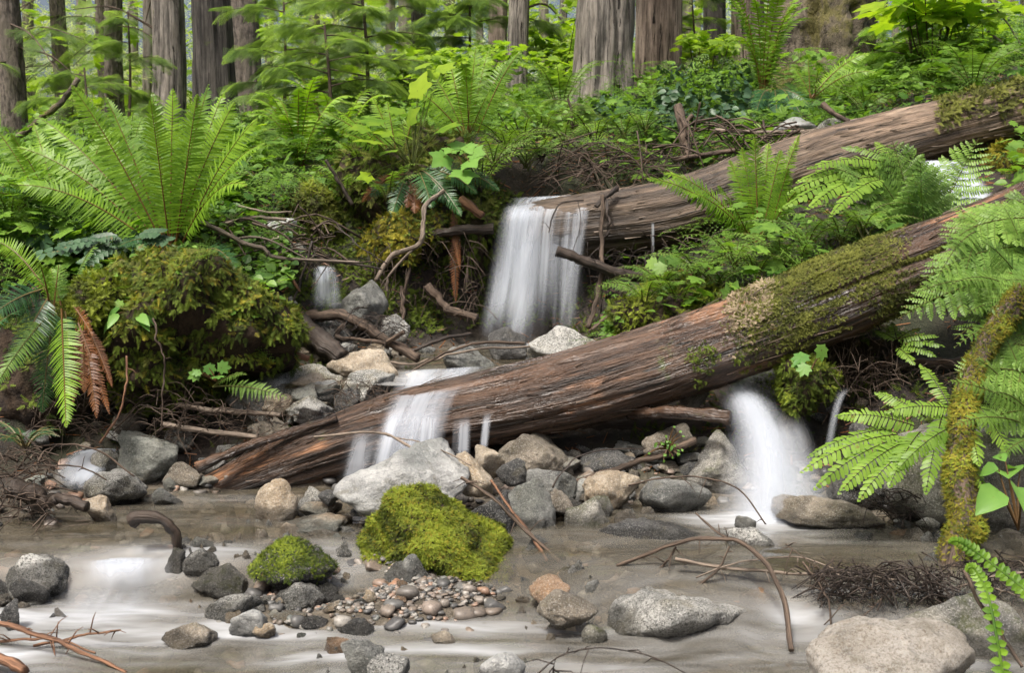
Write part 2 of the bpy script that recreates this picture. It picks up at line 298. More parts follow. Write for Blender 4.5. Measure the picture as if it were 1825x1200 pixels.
def groundmat():
    m, t, out = newmat('forest_floor'); P = worldco(t); v = attr(t, 'v').outputs['Fac']
    a = noise_(t, P, 6.0, 6.0, 0.65); b = noise_(t, P, 45.0, 4.0, 0.7); g = noise_(t, P, 1.3, 4.0, 0.6)
    c = mixc(t, rng(t, a, 0.35, 0.65), (0.007, 0.005, 0.004), (0.027, 0.018, 0.012))
    c = mixc(t, rng(t, b, 0.55, 0.7, 0, 0.6), c, (0.06, 0.04, 0.025))
    c = mixc(t, rng(t, g, 0.5, 0.62, 0, 0.6), c, (0.022, 0.03, 0.008))
    bed = mixc(t, rng(t, a, 0.35, 0.65), (0.04, 0.034, 0.025), (0.12, 0.10, 0.07)); bed = mixc(t, rng(t, b, 0.5, 0.7), bed, (0.17, 0.15, 0.125))
    c = mixc(t, v, c, bed)
    p = nd(t, 'BsdfPrincipled', {'Base Color': c, 'Roughness': 0.85})
    t.links.new(bump(t, b, 0.8, 0.03), p.inputs['Normal']); t.links.new(p.outputs[0], out.inputs[0]); return m
M['ground'] = groundmat()
def watermat():
    m, t, out = newmat('stream_water'); P = worldco(t); v = attr(t, 'v').outputs['Fac']
    a = noise_(t, nd(t, 'Mapping', {'Vector': P, 'Rotation': (0, 0, 0.25), 'Scale': (1.6, 6.5, 1)}).outputs[0], 1.0, 4.0, 0.55)
    b = noise_(t, nd(t, 'Mapping', {'Vector': P, 'Rotation': (0, 0, -0.2), 'Scale': (4.0, 15, 1)}).outputs[0], 1.0, 3.0, 0.5)
    s = math_(t, 'ADD', math_(t, 'MULTIPLY', a, 0.65), math_(t, 'MULTIPLY', b, 0.35))
    foam = nd(t, 'Clamp', {0: math_(t, 'ADD', math_(t, 'MULTIPLY', v, rng(t, s, 0.28, 0.68, 0.55, 1.0)), rng(t, s, 0.45, 0.68, 0.0, 0.06))}).outputs[0]
    tr = nd(t, 'BsdfTransparent', {'Color': (0.90, 0.87, 0.80)})
    mil = nd(t, 'BsdfDiffuse', {'Color': mixc(t, foam, (0.105, 0.090, 0.058), (0.50, 0.53, 0.565))})
    den = nd(t, 'Clamp', {0: math_(t, 'ADD', 0.34, math_(t, 'MULTIPLY', foam, 0.8)), 2: 0.96}).outputs[0]
    body = nd(t, 'MixShader', {0: den, 1: tr.outputs[0], 2: mil.outputs[0]})
    bp = bump(t, s, 0.25, 0.02)
    gl = nd(t, 'BsdfGlossy', {'Color': (1, 1, 1), 'Roughness': 0.13, 'Normal': bp})
    fr = nd(t, 'Fresnel', {'IOR': 1.45, 'Normal': bp}); 
    x = nd(t, 'MixShader', {0: math_(t, 'MULTIPLY', fr.outputs[0], math_(t, 'SUBTRACT', 1.0, math_(t, 'MULTIPLY', foam, 0.8))), 1: body.outputs[0], 2: gl.outputs[0]})
    t.links.new(x.outputs[0], out.inputs[0]); return m
M['water'] = watermat()
def fallmat(name, fx, fy, lo, hi, dens=1.0):
    m, t, out = newmat(name); tc = attr(t, 'tc').outputs['Vector']; v = attr(t, 'v').outputs['Fac']
    dt = 2.0 if name == 'fanning_water' else 4.0; a = noise_(t, scaled(t, tc, (fx, fy, 1.0)), 1.0, dt, 0.5); b = noise_(t, scaled(t, tc, (fx * 3.3, fy * 0.8, 2.0)), 1.0, dt - 1.0, 0.5)
    s = math_(t, 'ADD', math_(t, 'MULTIPLY', a, 0.7), math_(t, 'MULTIPLY', b, 0.3))
    al = nd(t, 'Clamp', {0: math_(t, 'MULTIPLY', math_(t, 'MULTIPLY', rng(t, s, lo, hi, 0.06, 1.0), v), dens)}).outputs[0]
    d = nd(t, 'BsdfDiffuse', {'Color': (0.68, 0.73, 0.80)}); tl = nd(t, 'BsdfTranslucent', {'Color': (0.68, 0.73, 0.80)})
    wht = nd(t, 'MixShader', {0: 0.4, 1: d.outputs[0], 2: tl.outputs[0]})
    x = nd(t, 'MixShader', {0: al, 1: nd(t, 'BsdfTransparent').outputs[0], 2: wht.outputs[0]})
    t.links.new(x.outputs[0], out.inputs[0]); return m
M['fall'] = fallmat('falling_water', 14, 0.7, 0.38, 0.66, 0.9)
M['fall_fan'] = fallmat('fanning_water', 7, 0.9, 0.26, 0.68, 0.9)
M['fall_soft'] = fallmat('soft_falling_water', 9, 1.6, 0.32, 0.62, 0.85)

# ------------------------------------------------------------------ ground, stream
CP = [(p, q, Y) for p, q, Y in [
    (0, 1010, 3.45), (-250, 980, 3.4), (60, 880, 4.05), (100, 800, 4.6), (300, 760, 4.7), (430, 740, 4.75), (-200, 800, 4.4),
    (250, 500, 5.0), (0, 470, 5.0), (430, 490, 5.2), (60, 560, 4.7), (-300, 470, 5.0), (300, 600, 5.15), (250, 680, 4.95), (60, 680, 4.75), (430, 640, 5.1), (300, 430, 5.4), (0, 430, 5.6),
    (500, 690, 4.75), (620, 640, 5.1), (560, 600, 5.5), (1010, 820, 4.45), (1130, 860, 4.25), (900, 790, 4.5), (1240, 800, 4.5),
    (900, 345, 6.7), (1000, 330, 6.7), (1200, 285, 7.0), (1500, 220, 7.6), (1800, 120, 7.6), (960, 520, 6.5), (960, 420, 6.55),
    (1200, 480, 6.0), (1100, 565, 5.7), (1320, 470, 5.5), (1500, 430, 5.5), (1750, 345, 5.8), (1230, 540, 5.3), (1420, 505, 5.0), (1600, 450, 5.0),
    (780, 290, 6.4), (700, 330, 6.5), (640, 400, 6.3), (860, 320, 6.5), (720, 470, 6.0), (640, 540, 6.0), (790, 560, 6.1), (560, 430, 6.2),
    (500, 400, 5.9), (400, 415, 5.5), (0, 330, 9), (300, 300, 9), (550, 270, 9.5), (0, 250, 13), (300, 240, 13), (600, 232, 13), (900, 210, 12), (1050, 185, 11.2), (1450, 145, 10.2), (1800, 80, 10.5),
    (1100, 230, 8.6), (1350, 185, 8.4), (1600, 160, 8.5), (1600, 690, 4.35), (1800, 640, 4.5), (1760, 945, 3.75), (1850, 1010, 3.5), (1650, 850, 4.0), (1500, 790, 4.4), (1440, 640, 4.9), (1800, 800, 4.1), (2100, 600, 4.3), (2100, 950, 3.5), (1560, 610, 4.9), (1700, 1080, 3.2), (1850, 1130, 3.0),
    (650, 1068, 3.32), (800, 1050, 3.35), (560, 1090, 3.25), (700, 1000, 3.6), (900, 1030, 3.4), (600, 960, 3.85)]]
GP = [at(*c) for c in CP]
for x, y, z in [(-1.4, 2.2, -.22), (-.5, 2.2, -.24), (.5, 2.2, -.25), (1.3, 2.2, -.22), (-1.2, 3.0, -.22), (-.6, 2.9, -.2), (.4, 3.0, -.22), (.2, 2.6, -.24), (1.0, 2.9, -.2), (-.9, 3.6, -.13), (-1.1, 4.0, -.12), (-.8, 4.2, -.1),
    (.6, 3.5, -.14), (1.0, 3.5, -.14), (1.3, 3.5, -.1), (.8, 3.85, -.12), (.4, 3.3, -.13), (.25, 3.7, -.08), (.7, 4.2, -.02), (.9, 4.5, .1),
    (-.3, 5.0, .3), (0, 5.2, .31), (-.4, 5.5, .34), (.2, 5.5, .33), (0, 5.9, .36), (-.2, 6.2, .4), (-.5, 4.75, .25), (-.95, 5.4, .55), (-.75, 5.75, .55),
    (-.42, 3.22, -.05), (-.30, 3.27, -.03), (-.18, 3.32, -.035), (-.52, 3.12, -.075), (-.08, 3.40, -.03), (-.45, 3.42, .0), (-.28, 3.42, .01), (-.62, 3.3, -.02), (-.62, 3.0, -.1), (-.38, 3.05, -.09), (-.72, 3.18, -.08), (-2.4, 3.0, .1), (-3, 2, .2), (2.2, 2.6, .0), (3, 2, .2), (-1.7, 2.4, -.05), (1.75, 2.4, -.1), (0, 1.0, -.25), (0, -2, -.1), (-4, -2, .4), (4, -2, .4), (-6, 5, 1.1), (6, 5, 1.5), (-8, 10, 2.0), (8, 10, 2.9),
    (-14, 20, 2.9), (0, 20, 3.1), (14, 20, 3.4), (-30, 45, 4), (0, 45, 4), (30, 45, 4), (-14, 0, 1.5), (14, 0, 2.0), (0, 60, 4.2)]: GP.append(np.array([x, y, z]))
GP = np.array(GP)
_D = np.linalg.norm(GP[:, None, :2] - GP[None, :, :2], axis=2)
_A = np.block([[_D + 1e-9 * np.eye(len(GP)), np.ones((len(GP), 1))], [np.ones((1, len(GP))), np.zeros((1, 1))]])
_w = np.linalg.lstsq(_A, np.concatenate([GP[:, 2], [0]]), rcond=None)[0]
def ground_z(x, y):
    x = np.asarray(x, float); y = np.asarray(y, float); sh = x.shape; p = np.stack([x.ravel(), y.ravel()], 1); out = np.zeros(len(p))
    for i in range(0, len(p), 40000):
        q = p[i:i + 40000]; out[i:i + 40000] = np.linalg.norm(q[:, None] - GP[None, :, :2], axis=2) @ _w[:-1] + _w[-1]
    far = np.clip((p[:, 1] - 5) / 8, 0, 1)
    out += fbm(np.stack([p[:, 0] * 2.2, p[:, 1] * 2.2, p[:, 0] * 0], 1), 4) * (0.025 + 0.05 * far)
    return out.reshape(sh)
def gz(x, y): return float(ground_z(np.array([x]), np.array([y]))[0])
def grid(xs, ys, zf):
    X, Y = np.meshgrid(xs, ys); Z = zf(X, Y); n, m = X.shape; V = np.stack([X, Y, Z], -1).reshape(-1, 3)
    i = np.arange(n - 1)[:, None] * m; j = np.arange(m - 1)[None]
    return V, np.stack([i + j, i + j + 1, i + m + j + 1, i + m + j], -1).reshape(-1, 4)
xs = np.concatenate([np.linspace(-60, -9, 26)[:-1], np.linspace(-9, -3, 60)[:-1], np.linspace(-3, 3, 200), np.linspace(3, 9, 60)[1:], np.linspace(9, 60, 26)[1:]])
ys = np.concatenate([np.linspace(-6, 1.5, 25)[:-1], np.linspace(1.5, 7.5, 220), np.linspace(7.5, 16, 85)[1:], np.linspace(16, 90, 50)[1:]])
def yb(x): return 3.37 - 0.25 * sstep(-0.1, 0.5, x) + 0.03 * np.sin(9 * x)
def water_z(x, y):
    wd = 0.17 + 0.28 * sstep(-.75, -.45, x); s = sstep(0.0, 1.0, (y - yb(x) + 0.6 * wd) / wd)
    z = -0.1 + 0.1 * s
    return z + 0.014 * fbm(np.stack([x * 2.2, y * 5, x * 0], -1).reshape(-1, 3), 3).reshape(x.shape)
V, F = grid(xs, ys, ground_z)
bedm = np.zeros(len(V)); near = (np.abs(V[:, 0]) < 2.0) & (V[:, 1] < 4.9) & (V[:, 1] > -3)
bedm[near] = sstep(0.10, 0.0, V[near, 2] - np.where(V[near, 1] < 3.35, -.1, 0)); pp = (np.abs(V[:, 0] + .1) < 0.7) & (V[:, 1] > 4.6) & (V[:, 1] < 6.3); bedm[pp] = sstep(0.5, 0.4, V[pp, 2])
tag(build('ground', Acc().add(V, F, bedm), M['ground'], loc=(0, 0, 0), smooth=True), kind='structure')
# stream surface: two levels with a small step, and the plunge pool between the logs
V, F = grid(np.linspace(-2.3, 2.3, 330), np.concatenate([np.linspace(-2, 2.2, 40)[:-1], np.linspace(2.2, 4.75, 330)]), water_z)
foam = np.zeros(len(V))
for px, py, z, sx, sy, a in [(1340, 925, 0, .24, .12, 1.0), (1400, 950, 0, .45, .13, .35), (700, 872, 0, .16, .10, .5), (215, 1022, -.05, .28, .10, .62), (150, 1095, -.1, .30, .10, .95), (300, 1040, -.1, .4, .10, .6), (400, 1120, -.1, .4, .15, .35), (60, 1160, -.1, .3, .08, .5), (600, 1160, -.1, .5, .06, .3), (900, 1120, -.1, .35, .06, .4),
        (1425, 1120, -.1, .12, .1, .4), (160, 830, 0, .2, .25, .6), (600, 985, 0, .15, .15, .45), (980, 1110, -.1, .4, .1, .22), (1480, 935, 0, .1, .05, .5), (1230, 1150, -.1, .3, .12, .15), (110, 1150, -.1, .3, .1, .35), (420, 890, 0, .3, .07, .25), (250, 980, 0, .5, .08, .25), (800, 1180, -.1, .7, .1, .12)]:
    Y = Ylev(py, z); c = at(px, py, Y); foam = np.maximum(foam, a * np.exp(-((V[:, 0] - c[0]) / sx) ** 2 - ((V[:, 1] - c[1]) / sy) ** 2))
wy = V[:, 1] + .10 * fbm(np.stack([V[:, 0] * 1.6, V[:, 1] * 1.6, 0 * V[:, 0]], 1), 3); wx = V[:, 0] + .15 * fbm(np.stack([V[:, 0] * 1.3, V[:, 1] * 1.3, 0 * V[:, 0] + 5], 1), 3)
st1 = fbm(np.stack([wx * 1.7, wy * 9, 0 * wx + 2], 1), 4); st2 = fbm(np.stack([wx * 4.0, wy * 26, 0 * wx + 9], 1), 3)
band = (.09 + (.33 - .13 * sstep(-.6, .2, V[:, 0])) * sstep(3.38, 2.95, wy)) * (V[:, 0] < 3)
foam = foam * (.78 + .30 * st1 + .10 * st2) + band * np.clip(.75 + .85 * st1 + .18 * st2, 0, 2); foam = np.clip(foam, 0, .9)
tag(build('stream_water', Acc().add(V, F, foam), M['water'], loc=(0, 0, 0), smooth=True), kind='structure')
def pool_z(x, y): return 0.385 + 0.05 * sstep(4.8, 6.0, y) + 0.008 * fbm(np.stack([x * 4, y * 8, x * 0], -1).reshape(-1, 3), 2).reshape(x.shape)
V, F = grid(np.linspace(-1.0, 0.75, 80), np.linspace(4.62, 6.35, 80), pool_z)
c = at(950, 600, 6.0); foam = np.maximum(np.exp(-((V[:, 0] - c[0]) / .35) ** 2 - ((V[:, 1] - 5.95) / .2) ** 2), .55 * np.exp(-((V[:, 0] + .45) / .22) ** 2 - ((V[:, 1] - 4.8) / .35) ** 2))
tag(build('plunge_pool_water', Acc().add(V, F, foam), M['water'], loc=(0, 0, 0), smooth=True), kind='structure')

def sheet(name, L, Rr, nu, nv, mat, dens=1.0, layers=1, edge=0.12, v_in=0.04, v_out=0.1, bulge=0.0, wob=0.012, seed=0):
    """falling water between two flow lines of (px, py, Y)"""
    acc = Acc(); A = spline([at(*p) for p in L], nv); B = spline([at(*p) for p in Rr], nv)
    for k in range(layers):
        u = np.linspace(0, 1, nu); vv = np.linspace(0, 1, nv); sc_ = 1 - 0.08 * k
        P = A[:, None] + (B - A)[:, None] * (0.5 + (u[None, :, None] - 0.5) * sc_)
        wid = np.linalg.norm(B - A, axis=1).mean(); ln = np.linalg.norm(np.diff(A, axis=0), axis=1).sum()
        UU, VV = np.meshgrid(u, vv)
        off = fbm(np.stack([UU.ravel() * wid * (14 if mat.name != 'fanning_water' else 5), VV.ravel() * ln * 1.2, np.full(UU.size, seed * 7.1 + k * 3.3)], 1), 3).reshape(UU.shape)
        P[..., 1] += off * wob + k * 0.03 - bulge * np.sin(UU * PI)
        e = sstep(0, edge, UU + off * 0.04) * sstep(0, edge, 1 - UU + off * 0.04) * sstep(0, v_in, VV) * sstep(0, v_out, 1 - VV + off * 0.1 * (v_out > 0))
        i = np.arange(nv - 1)[:, None] * nu; j = np.arange(nu - 1)[None]
        F = np.stack([i + j, i + j + 1, i + nu + j + 1, i + nu + j], -1).reshape(-1, 4)
        acc.add(P.reshape(-1, 3), F, (e * dens).ravel(), np.stack([UU * wid, VV * ln, np.full(UU.shape, seed * 5.0 + k * 2.7)], -1).reshape(-1, 3))
    return tag(build(name, acc, mat, smooth=True), kind='structure')
sheet('waterfall', [(912, 352, 6.42), (903, 359, 6.22), (890, 378, 6.08), (882, 410, 6.03), (872, 500, 6.0), (862, 612, 5.95)], [(1062, 345, 6.42), (1058, 352, 6.22), (1054, 372, 6.06), (1050, 405, 6.01), (1046, 500, 5.98), (1043, 605, 5.95)], 120, 70, M['fall'], .6, 3, .16, .03, .3, seed=1)
sheet('waterfall', [(905, 362, 6.2), (888, 382, 6.05), (878, 420, 6.0), (862, 520, 5.95), (842, 618, 5.85)], [(985, 358, 6.2), (980, 376, 6.05), (976, 420, 5.99), (966, 520, 5.92), (950, 616, 5.85)], 70, 50, M['fall_soft'], .62, 2, .35, .1, .25, seed=2)
sheet('waterfall', [(1028, 356, 6.2), (1022, 374, 6.04), (1015, 420, 5.97), (1000, 530, 5.93), (985, 608, 5.9)], [(1060, 352, 6.2), (1054, 372, 6.04), (1046, 420, 5.97), (1030, 530, 5.93), (1012, 606, 5.9)], 40, 50, M['fall_soft'], .5, 1, .4, .1, .25, seed=21)
sheet('waterfall', [(556, 474, 5.6), (552, 500, 5.5), (545, 562, 5.45)], [(598, 474, 5.6), (606, 500, 5.5), (616, 562, 5.45)], 24, 20, M['fall'], .9, 2, .25, .08, .3, seed=3)
sheet('waterfall', [(705, 662, 4.9), (697, 680, 4.62), (692, 700, 4.45), (676, 738, 4.27), (650, 800, 4.2), (636, 858, 4.17)], [(880, 652, 4.9), (862, 664, 4.62), (845, 676, 4.46), (818, 712, 4.27), (800, 780, 4.19), (785, 850, 4.16)], 80, 60, M['fall_soft'], .5, 2, .25, .04, .25, wob=.006, seed=4)
sheet('waterfall', [(690, 722, 4.28), (672, 775, 4.19), (648, 858, 4.13)], [(796, 722, 4.26), (794, 770, 4.18), (790, 840, 4.13)], 70, 40, M['fall'], .75, 2, .2, .35, .15, seed=5)
sheet('waterfall', [(806, 745, 4.25), (803, 825, 4.16)], [(842, 740, 4.25), (838, 820, 4.16)], 16, 16, M['fall'], .8, 1, .3, .3, .3, seed=6)
sheet('waterfall', [(860, 735, 4.24), (852, 815, 4.16)], [(880, 730, 4.24), (868, 812, 4.16)], 10, 12, M['fall_soft'], .85, 1, .35, .3, .3, seed=7)
sheet('waterfall', [(618, 768, 4.26), (594, 865, 4.17)], [(680, 755, 4.24), (660, 865, 4.15)], 16, 12, M['fall_soft'], .5, 1, .35, .3, .2, seed=8)
sheet('waterfall', [(1236, 652, 4.78), (1258, 690, 4.5), (1282, 750, 4.28), (1275, 850, 4.06), (1240, 940, 3.92)], [(1320, 640, 4.78), (1368, 690, 4.5), (1420, 755, 4.26), (1462, 835, 4.02), (1515, 938, 3.84)], 100, 90, M['fall_fan'], .42, 3, .45, .06, .06, bulge=.10, wob=.006, seed=9)
sheet('waterfall', [(1252, 662, 4.68), (1284, 715, 4.36), (1308, 800, 4.08), (1285, 935, 3.88)], [(1322, 655, 4.68), (1378, 715, 4.34), (1418, 800, 4.04), (1470, 935, 3.82)], 80, 70, M['fall_fan'], .34, 3, .5, .1, .08, bulge=.12, wob=.006, seed=22)
sheet('waterfall', [(1330, 740, 4.24), (1345, 800, 4.08), (1340, 930, 3.9)], [(1440, 735, 4.24), (1462, 800, 4.06), (1510, 930, 3.84)], 60, 50, M['fall_fan'], .34, 2, .5, .35, .15, bulge=.08, wob=.006, seed=10)
sheet('waterfall', [(1490, 690, 4.3), (1478, 740, 4.1), (1456, 850, 3.95)], [(1520, 690, 4.3), (1500, 730, 4.1), (1478, 850, 3.95)], 20, 24, M['fall_soft'], .32, 1, .45, .2, .3, seed=11)
sheet('waterfall', [(1160, 395, 6.0), (1160, 470, 6.0)], [(1167, 395, 6.0), (1166, 470, 6.0)], 6, 12, M['fall_soft'], .8, 1, .3, .1, .2, seed=12)
sheet('waterfall', [(1640, 285, 6.0), (1652, 318, 5.8), (1690, 374, 5.5)], [(1715, 285, 6.0), (1752, 320, 5.8), (1785, 366, 5.5)], 24, 24, M['fall_soft'], .9, 3, .2, .05, .05, seed=13)
sheet('waterfall', [(205, 785, 4.75), (120, 810, 4.5), (80, 865, 4.15)], [(240, 790, 4.75), (210, 810, 4.5), (165, 880, 4.1)], 24, 30, M['fall_soft'], .7, 2, .3, .1, .2, seed=14)
sheet('waterfall', [(100, 992, 3.5), (112, 1004, 3.38), (116, 1018, 3.31), (108, 1062, 3.22)], [(320, 988, 3.5), (315, 1000, 3.38), (312, 1014, 3.31), (322, 1060, 3.22)], 60, 30, M['fall_soft'], .55, 3, .45, .35, .45, seed=15)
sheet('waterfall', [(110, 1035, 3.26), (70, 1120, 3.0)], [(330, 1040, 3.26), (250, 1125, 3.0)], 40, 20, M['fall_fan'], .4, 1, .45, .4, .45, wob=.004, seed=23)
sheet('waterfall', [(1390, 1070, 3.2), (1385, 1095, 3.12), (1375, 1135, 3.08)], [(1432, 1068, 3.2), (1436, 1090, 3.12), (1432, 1132, 3.08)], 24, 20, M['fall_soft'], .8, 2, .2, .1, .2, seed=16)
# gravel of the bed and bar
def ico(sub):
    bm = bmesh.new(); bmesh.ops.create_icosphere(bm, subdivisions=sub, radius=1); bm.verts.ensure_lookup_table()
    V = np.array([v.co[:] for v in bm.verts]); F = np.array([[v.index for v in f.verts] for f in bm.faces]); bm.free(); return nrm(V), F
ICO = {k: ico(k) for k in (2, 3, 4, 5)}
def rock_pts(sub, ang, seed, taper=0.0, rot=0.0, K=None):
    D, F = ICO[sub]; rs = np.random.RandomState(seed); K = K or int(30 - 16 * ang)
    n = rdir(K, rs); d = 1 - rs.rand(K) * (0.15 + 0.35 * ang); p = 5 + 22 * ang
    q = np.maximum(D @ n.T, 0.02) / d[None]; r = ((q ** p).sum(1) + 1e-6) ** (-1 / p)
    P = D * r[:, None] * (1 + 0.06 * fbm(D * 2.1 + seed, 3)[:, None])
    z = (P[:, 2] - P[:, 2].min()) / np.ptp(P[:, 2])
    P[:, :2] *= (1 - taper * z)[:, None]
    c, s = math.cos(rot), math.sin(rot); P = np.stack([P[:, 0] * c - P[:, 2] * s, P[:, 1], P[:, 0] * s + P[:, 2] * c], 1)
    mn, mx = P.min(0), P.max(0); return (P - (mn + mx) / 2) / ((mx - mn) / 2), F
def pebbles(pos, size, flat=0.65, seed=0):
    acc = Acc(); rs = np.random.RandomState(seed); k = len(pos); which = rs.randint(0, 4, k)
    for j in range(4):
        P, F = rock_pts(3 if j < 2 else 2, 0.85, 100 + j); s = which == j
        if not s.any(): continue
        a = rs.rand(s.sum()) * 2 * PI; z = np.zeros_like(a); B = np.stack([np.stack([np.cos(a), np.sin(a), z], 1), np.stack([-np.sin(a), np.cos(a), z], 1) * rs.uniform(.6, 1, (len(a), 1)), np.stack([z, z, z + 1], 1) * rs.uniform(.4, flat + .2, (len(a), 1))], 1)
        inst(acc, (P, F), pos[s], B, size[s], rs.rand(s.sum()))
    return acc
k = 2600; x = R.uniform(-1.9, 1.9, k); y = R.uniform(1.9, 4.6, k); z = ground_z(x, y); ok = z < np.where(y < 3.35, -.02, .08); x, y, z = x[ok], y[ok], z[ok]; s = R.uniform(.008, .036, len(x))
bar = np.stack([R.normal(-.40, .18, 1300), R.normal(3.22, .10, 1300)], 1); bz = ground_z(bar[:, 0], bar[:, 1])
x = np.concatenate([x, bar[:, 0]]); y = np.concatenate([y, bar[:, 1]]); z = np.concatenate([z, bz]); s = np.concatenate([s, R.uniform(.004, .014, 1300)])
tag(build('gravel', pebbles(np.stack([x, y, z + s * .25], 1), s, seed=5), M['gravel'], smooth=True), 'small mixed gravel on the stream bed and bar', 'gravel', kind='stuff')

# ------------------------------------------------------------------ templates for leaves, moss, needles, fronds
def t_sprig(n=6, ln=0.42, wd=0.11):
    V, F = [], []
    for i in range(n):
        t = (i + 0.6) / n; L = ln * (1 - 0.72 * t)
        for s in (1, -1):
            b = len(V); V += [(t - wd * .6, 0, .18 * t * t), (t + wd * .6, 0, .18 * t * t), (t + L * .6, s * L, .18 * t * t - .1 * L)]; F.append((b, b + 1, b + 2))
    b = len(V); V += [(0, -.03, 0), (0, .03, 0), (1.15, 0, .15)]; F.append((b, b + 1, b + 2))
    return np.array(V, float), np.array(F)
def t_spray(n=9, m=5, droop=0.25):
    V, F = [], []
    def tri(a, b, c): k = len(V); V.extend([a, b, c]); F.append((k, k + 1, k + 2))
    zz = lambda x: -droop * x * x
    for i in range(n):
        t = (i + .5) / n; L = .5 * (1 - t) ** .8 + .06
        for s in (1, -1):
            dx, dy = .55, .83 * s; x0 = t
            tri((x0 - .006, 0, zz(x0)), (x0 + .006, 0, zz(x0)), (x0 + dx * L, dy * L, zz(x0 + dx * L) - .05))
            for j in range(m):
                q = (j + .6) / m; bx, by = x0 + dx * L * q, dy * L * q; bz = zz(bx) - .05 * q; nl = .075 * (1.15 - .5 * q)
                for s2 in (1, -1):
                    nx, ny = dx * .5 - s2 * dy * .85, dy * .5 + s2 * dx * .85
                    tri((bx - dx * .013, by - dy * .013, bz), (bx + dx * .013, by + dy * .013, bz), (bx + nx * nl, by + ny * nl, bz - .01))
    k = len(V); V.extend([(0, -.012, 0), (0, .012, 0), (1.02, 0, zz(1.0))]); F.append((k, k + 1, k + 2))
    return np.array(V, float), np.array(F)
def t_leaf(fold=0.12, wid=0.42, tip=0.12):
    xs_ = [0, .18, .45, .75, 1]; ws = [.05, .75, 1, .62, .02]; V, F = [], []
    for x_, w_ in zip(xs_, ws): V += [(x_, w_ * wid, fold * w_ - tip * x_ * x_), (x_, 0, -tip * x_ * x_), (x_, -w_ * wid, fold * w_ - tip * x_ * x_)]
    for i in range(4): a = 3 * i; F += [(a + 3, a, a + 1, a + 4), (a + 4, a + 1, a + 2, a + 5)]
    return np.array(V, float), np.array(F)
def t_maple(lobes=5, serr=True, seed=0):
    rs = np.random.RandomState(seed); pts = []
    an = np.linspace(-2.35, 2.35, lobes); 
    for i, a in enumerate(an):
        L = 1.0 - .32 * abs(a) / 2.35
        pts.append((L * .72 * math.cos(a - .32), L * .72 * math.sin(a - .32)))
        if serr: pts.append((L * .86 * math.cos(a - .17), L * .86 * math.sin(a - .17)))
        pts.append((L * math.cos(a), L * math.sin(a)))
        if serr: pts.append((L * .86 * math.cos(a + .17), L * .86 * math.sin(a + .17)))
        pts.append((L * .72 * math.cos(a + .32), L * .72 * math.sin(a + .32)))
        if i < lobes - 1: b = (a + an[i + 1]) / 2; pts.append((.60 * math.cos(b), .60 * math.sin(b)))
    V = [(0, 0, 0)] + [(x_ + .05, y_, -.14 * (x_ * x_ + y_ * y_) + .05 * abs(y_)) for x_, y_ in pts] ; n = len(pts)
    F = [(0, i + 1, i + 2) for i in range(n - 1)] + [(0, n, 1)]
    return np.array(V, float), np.array(F)
T_SPRIG, T_SPRIGS, T_SPRAY, T_SPRAY_FAR = t_sprig(), t_sprig(4, .5, .16), t_spray(11, 8), t_spray(6, 3)
T_LEAF, T_LILY, T_MAPLE, T_MAPLE2 = t_leaf(), t_leaf(.08, .24, .3), t_maple(5), t_maple(7, False)

